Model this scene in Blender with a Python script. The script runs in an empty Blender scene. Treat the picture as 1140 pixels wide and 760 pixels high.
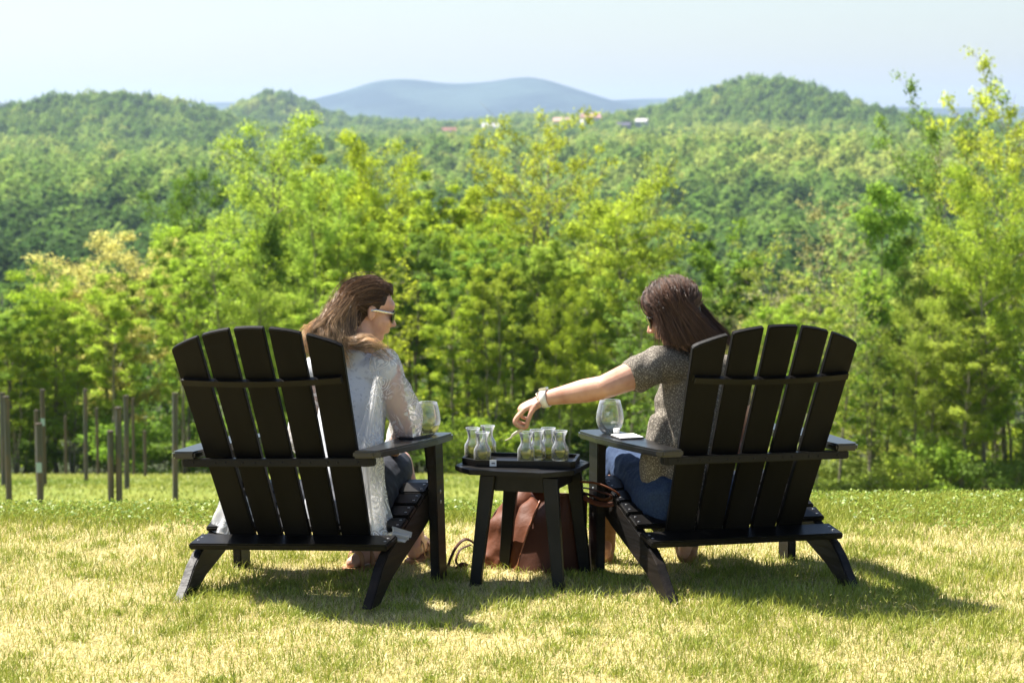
import bpy, bmesh, math, random
import numpy as np
from mathutils import Vector, Matrix
R = math.radians
rng = np.random.default_rng(7); random.seed(7)
C = bpy.context.scene.collection
scn = bpy.context.scene

# ------------------------------------------------------------------ camera geometry (1140 x 760 frame of the photo)
FPX = 2717.0; HZ = 134.0; CAMH = 1.79
TH = math.atan((380 - HZ) / FPX)
def at(px, py, d):
    """world point seen at photo pixel px,py at forward distance d"""
    v = (380 - py) / FPX; u = (px - 570) / FPX
    dy = math.cos(TH) + v * math.sin(TH); dz = -math.sin(TH) + v * math.cos(TH)
    return Vector((u / dy * d, d, CAMH + dz / dy * d))
def atg(px, d):
    x = (px - 570) / FPX * d * 1.004
    return Vector((x, d, float(ground_z(x, d))))

# ------------------------------------------------------------------ noise + terrain
def hash2(ix, iy, seed=0):
    n = (ix.astype(np.int64) * 374761393 + iy.astype(np.int64) * 668265263 + seed * 974711) & 0xffffffff
    n = ((n ^ (n >> 13)) * 1274126177) & 0xffffffff
    return ((n ^ (n >> 16)) & 0xffff) / 65535.0
def vnoise(x, y, s=1.0, seed=0):
    x = np.asarray(x, float) / s; y = np.asarray(y, float) / s
    ix = np.floor(x); iy = np.floor(y); fx = x - ix; fy = y - iy
    fx = fx * fx * (3 - 2 * fx); fy = fy * fy * (3 - 2 * fy)
    a = hash2(ix, iy, seed); b = hash2(ix + 1, iy, seed); c = hash2(ix, iy + 1, seed); d = hash2(ix + 1, iy + 1, seed)
    return (a * (1 - fx) + b * fx) * (1 - fy) + (c * (1 - fx) + d * fx) * fy
def fbm(x, y, s, seed=0, o=3):
    r = 0; w = 0; a = 1
    for k in range(o):
        r = r + a * vnoise(x, y, s / 2 ** k, seed + k); w += a; a *= .5
    return r / w
PD = [-1e5, 10.9, 11.5, 12.5, 14, 20, 30, 36, 40, 43, 54, 70, 90, 120, 160, 250, 400, 600, 1000, 1400, 2000, 2600, 4000, 1.1e4]
PZ = [0, 0, -.05, -.28, -.7, -1.8, -3.35, -4.1, -4.47, -4.73, -6.24, -8.41, -11.2, -15.3, -20.5, -28, -34, -34, -30, -26, -22, -19, -20, -2]
def sstep(a, b, x):
    t = np.clip((x - a) / (b - a), 0, 1); return t * t * (3 - 2 * t)
def ground_z(x, y):
    x = np.asarray(x, float); y = np.asarray(y, float)
    u = x / np.maximum(y, 8)
    z = np.interp(y - .3 * sstep(.0, .12, u) * (y > 5) * (y < 20), PD, PZ)
    z = z - sstep(.01, .08, u) * np.clip((y - 30) / 40, 0, 1.4) * 1.25 * (1 - sstep(300, 600, y))
    far = sstep(300, 700, y)
    z = z + far * (fbm(x, y, 420, 3) - .5) * 15
    def g(px, d, sx, sy, h):
        cx = (px - 570) / FPX * d
        return h * np.exp(-((x - cx) / sx) ** 2 - ((y - d) / sy) ** 2)
    z = z + g(60, 2000, 130, 330, 26) + g(180, 2050, 85, 300, 18) - g(420, 2000, 150, 400, 6)
    z = z + g(305, 3000, 55, 260, 36) + g(390, 3100, 150, 300, 12) + g(590, 3100, 60, 300, 15) + g(665, 2900, 70, 250, 9)
    z = z + g(845, 2300, 75, 330, 28) + g(830, 2300, 185, 430, 21) + g(1250, 2300, 160, 400, -6)
    z = z + g(905, 1100, 120, 200, 8) + g(120, 850, 120, 170, 8) - g(560, 1000, 90, 200, 5)
    return z

# ------------------------------------------------------------------ object helpers
def link(o, parent=None):
    C.objects.link(o)
    if parent is not None: o.parent = parent
    return o
def tag(o, label=None, cat=None, group=None, kind=None):
    if label: o['label'] = label
    if cat: o['category'] = cat
    if group: o['group'] = group
    if kind: o['kind'] = kind
    return o
def empty(name, loc=(0, 0, 0), rot=(0, 0, 0)):
    o = bpy.data.objects.new(name, None); o.empty_display_size = .1
    link(o); o.location = loc; o.rotation_euler = rot
    return o
def npmesh(name, verts, faces, mat=None, attrs=None, smooth=False):
    """verts (N,3); faces list of arrays (M,k)"""
    me = bpy.data.meshes.new(name)
    if isinstance(faces, np.ndarray): faces = [faces]
    verts = np.asarray(verts, np.float32)
    me.vertices.add(len(verts)); me.vertices.foreach_set('co', verts.ravel())
    idx = np.concatenate([f.ravel() for f in faces]).astype(np.int32)
    tot = np.concatenate([np.full(len(f), f.shape[1]) for f in faces]).astype(np.int32)
    st = np.concatenate([[0], np.cumsum(tot)[:-1]]).astype(np.int32)
    me.loops.add(len(idx)); me.loops.foreach_set('vertex_index', idx)
    me.polygons.add(len(tot)); me.polygons.foreach_set('loop_start', st)
    if smooth: me.polygons.foreach_set('use_smooth', np.ones(len(tot), bool))
    me.update(calc_edges=True); me.validate()
    if attrs:
        for k, a in attrs.items():
            a = np.asarray(a, np.float32)
            if a.ndim == 1:
                at_ = me.attributes.new(k, 'FLOAT', 'POINT'); at_.data.foreach_set('value', a)
            else:
                at_ = me.attributes.new(k, 'FLOAT_COLOR', 'POINT')
                c = np.ones((len(a), 4), np.float32); c[:, :3] = a; at_.data.foreach_set('color', c.ravel())
    if mat: me.materials.append(mat)
    return me
def obj(name, me, parent=None, mat=None):
    if isinstance(me, bmesh.types.BMesh):
        m = bpy.data.meshes.new(name); me.to_mesh(m); me.free(); me = m
    if mat is not None and not me.materials: me.materials.append(mat)
    return link(bpy.data.objects.new(name, me), parent)
def smooth(o):
    o.data.polygons.foreach_set('use_smooth', np.ones(len(o.data.polygons), bool)); return o
def box(bm, c, s, rot=None, bev=0.0):
    r = bmesh.ops.create_cube(bm, size=1); vs = r['verts']
    M = Matrix.Translation(Vector(c)) @ (rot.to_4x4() if rot else Matrix()) @ Matrix.Diagonal((*s, 1))
    bmesh.ops.transform(bm, matrix=M, verts=vs)
    if bev:
        es = list({e for v in vs for e in v.link_edges})
        bmesh.ops.bevel(bm, geom=es, offset=bev, segments=2, affect='EDGES')
def prism(bm, pts, fn, h0, h1, bev=0.0):
    """extrude outline pts (2D) between h0 and h1, fn maps (a,b,h) -> xyz"""
    lo = [bm.verts.new(fn(a, b, h0)) for a, b in pts]; hi = [bm.verts.new(fn(a, b, h1)) for a, b in pts]
    fs = [bm.faces.new(lo[::-1]), bm.faces.new(hi)]
    n = len(pts)
    for i in range(n): fs.append(bm.faces.new((lo[i], lo[(i + 1) % n], hi[(i + 1) % n], hi[i])))
    bmesh.ops.recalc_face_normals(bm, faces=fs)
    if bev:
        es = [e for e in {e for f in fs for e in f.edges} if e.calc_face_angle(0) > .5]
        bmesh.ops.bevel(bm, geom=es, offset=bev, segments=2, affect='EDGES')
def catmull(P, n):
    P = [np.array(p, float) for p in P]
    P = [2 * P[0] - P[1]] + P + [2 * P[-1] - P[-2]]
    out = []
    segs = len(P) - 3
    for i in range(n):
        t = i / (n - 1) * segs; k = min(int(t), segs - 1); t -= k
        a, b, c, d = P[k:k + 4]
        out.append(.5 * ((2 * b) + (-a + c) * t + (2 * a - 5 * b + 4 * c - d) * t * t + (-a + 3 * b - 3 * c + d) * t ** 3))
    return np.array(out)
def tube(P, r, k=6, caps=True, flat=None, up=None):
    """P (n,3) path, r radius (n) ; flat=(a,b) cross-section scales"""
    P = np.asarray(P, float); n = len(P); r = np.broadcast_to(np.asarray(r, float), (n,))
    T = np.gradient(P, axis=0); T /= np.linalg.norm(T, axis=1)[:, None] + 1e-12
    u = np.array(up if up is not None else ([0, 0, 1] if abs(T[0][2]) < .9 else [1, 0, 0]), float)
    A = np.zeros((n, 3)); 
    for i in range(n):
        a = u - T[i] * (u @ T[i]); a /= np.linalg.norm(a) + 1e-12; A[i] = a
        if up is None: u = a
    B = np.cross(T, A)
    th = np.arange(k) / k * 2 * np.pi
    fa, fb = flat or (1, 1)
    V = P[:, None] + r[:, None, None] * (np.cos(th)[None, :, None] * A[:, None] * fa + np.sin(th)[None, :, None] * B[:, None] * fb)
    V = V.reshape(-1, 3)
    i = np.arange(n - 1)[:, None] * k; j = np.arange(k)[None]
    F = np.stack([i + j, i + (j + 1) % k, i + k + (j + 1) % k, i + k + j], -1).reshape(-1, 4)
    if caps:
        V = np.vstack([V, P[0], P[-1]]); a, b = n * k, n * k + 1
        j = np.arange(k); z = np.full(k, a)
        c1 = np.stack([z, (j + 1) % k, j, j], -1)
        c2 = np.stack([np.full(k, b), (n - 1) * k + j, (n - 1) * k + (j + 1) % k, (n - 1) * k + (j + 1) % k], -1)
        return V, F, np.vstack([c1[:, :3], c2[:, :3]])
    return V, F, np.zeros((0, 3), int)
class MB:
    def __init__(s): s.v = []; s.q = []; s.t = []; s.n = 0; s.a = []
    def add(s, V, Q, T=None, a=None):
        s.v.append(V); s.q.append(np.asarray(Q, int).reshape(-1, 4) + s.n)
        if T is not None and len(T): s.t.append(np.asarray(T, int) + s.n)
        if a is not None: s.a.append(np.broadcast_to(np.asarray(a, float), (len(V),) + np.shape(a)[1:] if np.ndim(a) > 1 else (len(V),)) if np.ndim(a) != 1 or len(a) != len(V) else a)
        s.n += len(V)
    def tube(s, P, r, k=6, caps=True, flat=None, up=None, a=None):
        V, Q, T = tube(P, r, k, caps, flat, up); s.add(V, Q, T, a)
    def mesh(s, name, mat, smooth=True, attr='tint'):
        f = [np.vstack(s.q)] if s.q else []
        if s.t: f.append(np.vstack(s.t))
        return npmesh(name, np.vstack(s.v), f, mat, {attr: np.concatenate(s.a)} if s.a else None, smooth)
def lathe(prof, k=32, cx=0, cy=0):
    V = []; 
    th = np.arange(k) / k * 2 * np.pi
    for r, z in prof: V.append(np.stack([cx + r * np.cos(th), cy + r * np.sin(th), np.full(k, z)], -1))
    V = np.vstack(V); n = len(prof)
    i = np.arange(n - 1)[:, None] * k; j = np.arange(k)[None]
    F = np.stack([i + j, i + (j + 1) % k, i + k + (j + 1) % k, i + k + j], -1).reshape(-1, 4)
    return V, F

# ------------------------------------------------------------------ materials
def mat(name):
    m = bpy.data.materials.new(name); m.use_nodes = True
    nt = m.node_tree; nt.nodes.clear()
    out = nt.nodes.new('ShaderNodeOutputMaterial')
    return m, nt, out
def N(nt, t, **k):
    n = nt.nodes.new(t)
    for a, b in k.items():
        if a == 'ins':
            for kk, v in b.items():
                if isinstance(v, bpy.types.NodeSocket): nt.links.new(v, n.inputs[kk])
                else: n.inputs[kk].default_value = v
        else: setattr(n, a, b)
    return n
def rgba(c): return (*c, 1)
def ramp(nt, fac, stops):
    r = nt.nodes.new('ShaderNodeValToRGB'); e = r.color_ramp.elements
    while len(e) < len(stops): e.new(.5)
    for i, (p, c) in enumerate(stops): e[i].position = p; e[i].color = rgba(c)
    nt.links.new(fac, r.inputs[0]); return r.outputs[0]
def mixc(nt, f, a, b, mode='MIX'):
    m = nt.nodes.new('ShaderNodeMix'); m.data_type = 'RGBA'; m.blend_type = mode
    for i, v in ((0, f), (6, a), (7, b)):
        if isinstance(v, bpy.types.NodeSocket): nt.links.new(v, m.inputs[i])
        elif i == 0: m.inputs[0].default_value = v
        else: m.inputs[i].default_value = rgba(v)
    return m.outputs[2]
def principled(name, col, rough=.5, spec=.5, noise=None, bump=None, coord='Object', **kw):
    """noise=(scale,detail,col2,lo,hi,(sx,sy,sz)) ; bump=(scale,strength,dist,(sx,sy,sz))"""
    m, nt, out = mat(name)
    b = N(nt, 'ShaderNodeBsdfPrincipled'); nt.links.new(b.outputs[0], out.inputs[0])
    b.inputs['Base Color'].default_value = rgba(col); b.inputs['Roughness'].default_value = rough
    b.inputs['Specular IOR Level'].default_value = spec
    for k, v in kw.items(): b.inputs[k.replace('_', ' ')].default_value = v
    tc = N(nt, 'ShaderNodeTexCoord').outputs[coord]
    if noise:
        sc, det, c2, lo, hi, st = noise
        mp = N(nt, 'ShaderNodeMapping', ins={0: tc, 3: st})
        n = N(nt, 'ShaderNodeTexNoise', ins={0: mp.outputs[0], 'Scale': sc, 'Detail': det})
        mr = N(nt, 'ShaderNodeMapRange', ins={0: n.outputs[0], 1: lo, 2: hi})
        nt.links.new(mixc(nt, mr.outputs[0], col, c2), b.inputs['Base Color'])
    if bump:
        sc, stg, dist, st = bump
        mp = N(nt, 'ShaderNodeMapping', ins={0: tc, 3: st})
        n = N(nt, 'ShaderNodeTexNoise', ins={0: mp.outputs[0], 'Scale': sc, 'Detail': 4.0})
        bp = N(nt, 'ShaderNodeBump', ins={'Height': n.outputs[0], 'Strength': stg, 'Distance': dist})
        nt.links.new(bp.outputs[0], b.inputs['Normal'])
    return m

def leaf_mat(name, attr='tint', instancer=False, use_obj=True, transl=.52, c0=(.05, .1, .012), c1=(.13, .19, .02), gloss=.0, sat=1.25):
    m, nt, out = mat(name)
    a = N(nt, 'ShaderNodeAttribute', attribute_name=attr)
    col = mixc(nt, a.outputs['Fac'], (.5, .5, .5), (1.35, 1.35, 1.35))
    if use_obj:
        oi = N(nt, 'ShaderNodeObjectInfo')
        col = mixc(nt, 1.0, col, oi.outputs['Color'], 'MULTIPLY')
    elif instancer:
        ai = N(nt, 'ShaderNodeAttribute', attribute_name='itint', attribute_type='INSTANCER')
        rc = ramp(nt, ai.outputs['Fac'], [(0, (.05, .10, .025)), (.3, (.11, .20, .035)), (.65, (.20, .30, .05)), (1, (.35, .40, .085))])
        col = mixc(nt, 1.0, col, rc, 'MULTIPLY')
    else: col = mixc(nt, a.outputs['Fac'], c0, c1)
    d = N(nt, 'ShaderNodeBsdfDiffuse', ins={0: col})
    hs = N(nt, 'ShaderNodeHueSaturation', ins={'Hue': .492, 'Saturation': sat - .15, 'Value': 1.6, 'Color': col})
    t = N(nt, 'ShaderNodeBsdfTranslucent', ins={0: hs.outputs[0]})
    mx = N(nt, 'ShaderNodeMixShader', ins={0: transl, 1: d.outputs[0], 2: t.outputs[0]})
    nt.links.new(mx.outputs[0], out.inputs[0])
    return m
M_leaf = leaf_mat('leaf')
M_bark = principled('bark', (.30, .26, .21), .9, .2, noise=(6, 5, (.13, .11, .085), .35, .65, (1, 1, .2)), bump=(12, .8, .03, (1, 1, .25)))

# ------------------------------------------------------------------ world, sun, camera
w = bpy.data.worlds.new('World'); scn.world = w; w.use_nodes = True
nt = w.node_tree; nt.nodes.clear()
SUNV = Vector((-.56, .30, 1.0)).normalized()
sky = N(nt, 'ShaderNodeTexSky', sky_type='NISHITA', sun_disc=False)
sky.sun_elevation = math.asin(SUNV.z); sky.sun_rotation = math.atan2(SUNV.x, SUNV.y)
sky.air_density = 1.0; sky.dust_density = 1.0; sky.ozone_density = 1.0
bg = N(nt, 'ShaderNodeBackground', ins={0: sky.outputs[0], 1: .060})
wo = N(nt, 'ShaderNodeOutputWorld'); nt.links.new(bg.outputs[0], wo.inputs[0])
sd = bpy.data.lights.new('sun', 'SUN'); sd.energy = 5.0; sd.angle = R(.53); sd.color = (1, .95, .87)
so = bpy.data.objects.new('sun', sd); link(so)
so.rotation_euler = SUNV.to_track_quat('Z', 'Y').to_euler()
cd = bpy.data.cameras.new('camera'); cam = bpy.data.objects.new('camera', cd); link(cam); scn.camera = cam
cam.location = (0, 0, CAMH); cam.rotation_euler = (math.pi / 2 - TH, 0, 0)
cd.sensor_width = 36; cd.lens = FPX / 1140 * 36; cd.clip_start = .1; cd.clip_end = 60000
cd.dof.use_dof = True; cd.dof.focus_distance = 9.1; cd.dof.aperture_fstop = 6.3
scn.view_settings.view_transform = 'Standard'; scn.view_settings.look = 'None'
scn.view_settings.exposure = 1.5; scn.view_settings.gamma = 1
cy = scn.cycles; cy.use_denoising = True; cy.denoiser = 'OPENIMAGEDENOISE'
cy.max_bounces = 8; cy.diffuse_bounces = 2; cy.glossy_bounces = 4; cy.transmission_bounces = 8; cy.transparent_max_bounces = 12
cy.volume_bounces = 0; cy.caustics_reflective = False; cy.caustics_refractive = False
cy.sample_clamp_indirect = 6

# ------------------------------------------------------------------ ground, hills
def ground_mat():
    m, nt, out = mat('ground')
    geo = N(nt, 'ShaderNodeNewGeometry'); pos = geo.outputs['Position']
    sp = N(nt, 'ShaderNodeSeparateXYZ', ins={0: pos})
    n1 = N(nt, 'ShaderNodeTexNoise', ins={0: pos, 'Scale': 1.3, 'Detail': 5.0})
    n2 = N(nt, 'ShaderNodeTexNoise', ins={0: pos, 'Scale': 55.0, 'Detail': 4.0})
    n3 = N(nt, 'ShaderNodeTexNoise', ins={0: pos, 'Scale': .22, 'Detail': 6.0})
    lawn = ramp(nt, n1.outputs[0], [(.35, (.24, .24, .07)), (.55, (.42, .35, .16)), (.7, (.5, .41, .22))])
    lawn = mixc(nt, .5, lawn, ramp(nt, n2.outputs[0], [(.3, (.10, .08, .035)), (.7, (.42, .35, .19))]))
    field = ramp(nt, n3.outputs[0], [(.3, (.10, .15, .02)), (.52, (.18, .21, .03)), (.72, (.28, .27, .07))])
    field = mixc(nt, .35, field, ramp(nt, n1.outputs[0], [(.3, (.08, .13, .018)), (.7, (.28, .28, .06))]))
    f1 = N(nt, 'ShaderNodeMapRange', ins={0: sp.outputs[1], 1: 11.6, 2: 13.5})
    c = mixc(nt, f1.outputs[0], lawn, field)
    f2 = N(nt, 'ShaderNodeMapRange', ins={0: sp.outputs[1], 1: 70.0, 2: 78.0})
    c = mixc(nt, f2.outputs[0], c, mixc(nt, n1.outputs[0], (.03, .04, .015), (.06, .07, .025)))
    b = N(nt, 'ShaderNodeBsdfPrincipled', ins={'Base Color': c, 'Roughness': .9, 'Specular IOR Level': .15})
    bp = N(nt, 'ShaderNodeBump', ins={'Height': n2.outputs[0], 'Strength': .5, 'Distance': .02})
    nt.links.new(bp.outputs[0], b.inputs['Normal']); nt.links.new(b.outputs[0], out.inputs[0])
    return m
def hill_mat():
    m, nt, out = mat('wooded_hills')
    geo = N(nt, 'ShaderNodeNewGeometry'); pos = geo.outputs['Position']
    n1 = N(nt, 'ShaderNodeTexNoise', ins={0: pos, 'Scale': .006, 'Detail': 8.0})
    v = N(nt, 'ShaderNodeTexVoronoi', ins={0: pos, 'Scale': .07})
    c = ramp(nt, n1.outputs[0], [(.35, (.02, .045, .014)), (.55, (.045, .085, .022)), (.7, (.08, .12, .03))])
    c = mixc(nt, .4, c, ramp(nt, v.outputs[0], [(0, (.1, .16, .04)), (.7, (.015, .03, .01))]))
    b = N(nt, 'ShaderNodeBsdfPrincipled', ins={'Base Color': c, 'Roughness': .95, 'Specular IOR Level': .1})
    bp = N(nt, 'ShaderNodeBump', ins={'Height': v.outputs[0], 'Strength': .8, 'Distance': 5.0}); bp.invert = True
    nt.links.new(bp.outputs[0], b.inputs['Normal']); nt.links.new(b.outputs[0], out.inputs[0])
    return m
ang = np.unique(np.concatenate([np.linspace(-math.pi, -.5, 14), np.linspace(-.5, -.24, 30), np.linspace(-.24, .24, 260), np.linspace(.24, .5, 30), np.linspace(.5, math.pi, 14)]))
def ringmesh(ds, name, m, smooth_=True, zf=ground_z):
    D, A = np.meshgrid(ds, ang, indexing='ij'); X = D * np.sin(A); Y = D * np.cos(A); Z = zf(X, Y)
    V = np.stack([X, Y, Z], -1).reshape(-1, 3); na = len(ang)
    i = np.arange(len(ds) - 1)[:, None] * na; j = np.arange(na - 1)[None]
    F = np.stack([i + j, i + na + j, i + na + j + 1, i + j + 1], -1).reshape(-1, 4)[:, ::-1]
    return obj(name, npmesh(name, V, F, m, None, smooth_))
d1 = np.concatenate([np.linspace(.01, 7, 8), np.linspace(7.2, 16, 90), np.geomspace(16.3, 460, 140)])
gr = ringmesh(d1, 'ground', ground_mat()); tag(gr, kind='structure')
d2 = np.concatenate([[460], np.linspace(470, 3600, 260), np.geomspace(3700, 10400, 40)])
hl = ringmesh(d2, 'hills', hill_mat()); tag(hl, kind='structure')

# distant blue range, solid ridge bodies with a front and a back slope
def ridge(name, pts, d, depth, m):
    px = np.linspace(pts[0][0], pts[-1][0], 160)
    py = np.interp(px, [p[0] for p in pts], [p[1] for p in pts])
    X0 = (px - 570) / FPX
    py = np.convolve(np.pad(py, 4, 'edge'), np.ones(9) / 9, 'valid')
    H = (HZ - py) / FPX * d + CAMH
    rows = np.linspace(-1, 1, 41); V = []
    for r in rows:
        f = (1 - abs(r) ** 1.5); dd = d + r * depth
        hh = -5 + (H + 5) * f + f * (1 - f) * 4 * (fbm(X0 * d + 500, np.full_like(X0, dd), 700, 5) - .5) * 90
        V.append(np.stack([X0 * d, np.full_like(X0, dd), np.where(r > 0, -5 + (H + 5) * f, hh)], -1))
    V = np.vstack(V); n = len(px); i = np.arange(40)[:, None] * n; j = np.arange(n - 1)[None]
    F = np.stack([i + j, i + j + 1, i + n + j + 1, i + n + j], -1).reshape(-1, 4)
    return tag(obj(name, npmesh(name, V, F, m, None, True)), kind='structure')
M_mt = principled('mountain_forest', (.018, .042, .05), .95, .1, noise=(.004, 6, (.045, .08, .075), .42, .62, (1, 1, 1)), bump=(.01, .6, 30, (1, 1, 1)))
ridge('mountain', [(180, 134), (330, 116), (352, 110), (385, 102), (420, 90), (455, 88), (500, 94), (545, 92), (578, 86), (600, 87), (640, 99), (680, 112), (730, 124), (800, 134)], 8200, 700, M_mt)
ridge('mountain_range', [(-500, 130), (-100, 128), (60, 124), (200, 116), (260, 113), (350, 116), (480, 118), (600, 116), (690, 112), (735, 108), (780, 110), (900, 113), (950, 117), (990, 124), (1060, 122), (1140, 119), (1300, 122), (1700, 130)], 9300, 700, M_mt)

# ------------------------------------------------------------------ far wood: one mass, crowns instanced over the slopes
def quads_at(Cn, Nn, size, aspect=.75):
    n = len(Cn); r = rng.normal(size=(n, 3)); A = np.cross(Nn, r); A /= np.linalg.norm(A, axis=1)[:, None] + 1e-9
    B = np.cross(Nn, A); s = np.asarray(size).reshape(-1, 1) * .5
    V = np.stack([Cn - A * s, Cn - B * s * aspect, Cn + A * s, Cn + B * s * aspect], 1)
    return V.reshape(-1, 3), np.arange(n * 4).reshape(-1, 4)
def rdir(n):
    v = rng.normal(size=(n, 3)); return v / np.linalg.norm(v, axis=1)[:, None]
M_far = leaf_mat('far_leaf', use_obj=False, instancer=True, transl=.3, gloss=.02, sat=1.05)
def far_crown(seed, k):
    n = 420
    D = rdir(n); D[:, 2] = np.abs(D[:, 2]) * 1.1 - .25; D /= np.linalg.norm(D, axis=1)[:, None]
    lum = 1 + .28 * np.sin(D[:, 0] * 5 + seed) * np.cos(D[:, 1] * 4 + seed * 2) + rng.normal(size=n) * .07
    P = D * np.array([5, 5, 6 if k else 8]) * lum[:, None]; P[:, 2] += 4
    Nn = D + rng.normal(size=(n, 3)) * .3; Nn /= np.linalg.norm(Nn, axis=1)[:, None]
    V, F = quads_at(P, Nn, rng.uniform(.9, 2.0, n), .9)
    me = npmesh('far_crown', V, F, M_far, {'tint': np.repeat(np.clip(rng.normal(.5, .2, n), 0, 1), 4)})
    return bpy.data.objects.new('far_crown_source', me)
srcs = [far_crown(i, i % 2) for i in range(4)]
HOUSES = [(500, 131, 2350, 0, 13), (546, 130, 2450, 1, 16), (625, 133, 2350, 2, 15), (657, 134, 2300, 3, 17), (694, 128, 2020, 4, 11), (714, 127, 2060, 1, 10), (367, 143, 1900, 0, 8), (516, 166, 1600, 4, 6)]
def house_xy(px, d): return (px - 570) / FPX * d, d
pts = []
dd = 430.0
while dd < 3350:
    sp = 9.3 + dd * .0006
    xs = np.arange(-.36 * dd, .36 * dd, sp); xs = xs + rng.uniform(-.45, .45, len(xs)) * sp
    ys = dd + rng.uniform(-.45, .45, len(xs)) * sp
    pts.append(np.stack([xs, ys], -1)); dd += sp * (1 if dd < 1500 else 1.15)
pts = np.vstack(pts)
keep = np.ones(len(pts), bool)
for h in HOUSES:
    hx, hy = house_xy(h[0], h[2]); keep &= ~((abs(pts[:, 0] - hx) < h[4] * .85) & (pts[:, 1] > hy - 170) & (pts[:, 1] < hy + 10))
cx, cyy = house_xy(873, 520); keep &= ~((abs(pts[:, 0] - cx) < 10) & (abs(pts[:, 1] - cyy) < 40))
pts = pts[keep]
pz = ground_z(pts[:, 0], pts[:, 1])
it = fbm(pts[:, 0], pts[:, 1], 160, 11) * 1.1 - .1 + rng.normal(size=len(pts)) * .17
it += .05 - .4 * (1 - sstep(620, 760, pts[:, 1])) * (1 - sstep(-.19, -.10, pts[:, 0] / pts[:, 1]))
fw = npmesh('wood', np.column_stack([pts, pz - .8 + rng.uniform(-3.0, 1.6, len(pts))]), [np.zeros((0, 3), int)] if 0 else np.array([[0, 1, 2]]), None,
            {'itint': np.clip(it, 0, 1), 'isc': rng.uniform(.7, 1.3, len(pts)) * (1 + .25 * (vnoise(pts[:, 0], pts[:, 1], 60, 4) - .5)), 'irot': rng.uniform(0, 6.28, len(pts))})
wood = obj('wood', fw); tag(wood, 'far wooded hills covered in green spring forest', 'forest', kind='stuff')
ng = bpy.data.node_groups.new('scatter_crowns', 'GeometryNodeTree')
ng.interface.new_socket('Geometry', in_out='INPUT', socket_type='NodeSocketGeometry')
ng.interface.new_socket('Geometry', in_out='OUTPUT', socket_type='NodeSocketGeometry')
gi = ng.nodes.new('NodeGroupInput'); go = ng.nodes.new('NodeGroupOutput')
jn = ng.nodes.new('GeometryNodeGeometryToInstance')
for s in srcs:
    oi = ng.nodes.new('GeometryNodeObjectInfo'); oi.inputs[0].default_value = s
    ng.links.new(oi.outputs['Geometry'], jn.inputs[0])
m2p = ng.nodes.new('GeometryNodeMeshToPoints'); ng.links.new(gi.outputs[0], m2p.inputs[0])
iop = ng.nodes.new('GeometryNodeInstanceOnPoints')
ng.links.new(m2p.outputs[0], iop.inputs['Points']); ng.links.new(jn.outputs[0], iop.inputs['Instance'])
iop.inputs['Pick Instance'].default_value = True
for nm, dst, typ in (('isc', 'Scale', 'FLOAT'), ('irot', 'Rotation', 'FLOAT')):
    na = ng.nodes.new('GeometryNodeInputNamedAttribute'); na.data_type = typ; na.inputs[0].default_value = nm
    if dst == 'Rotation':
        cb = ng.nodes.new('ShaderNodeCombineXYZ'); ng.links.new(na.outputs[0], cb.inputs[2]); ng.links.new(cb.outputs[0], iop.inputs[dst])
    else: ng.links.new(na.outputs[0], iop.inputs[dst])
ng.links.new(iop.outputs[0], go.inputs[0])
md = wood.modifiers.new('scatter', 'NODES'); md.node_group = ng

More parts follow.
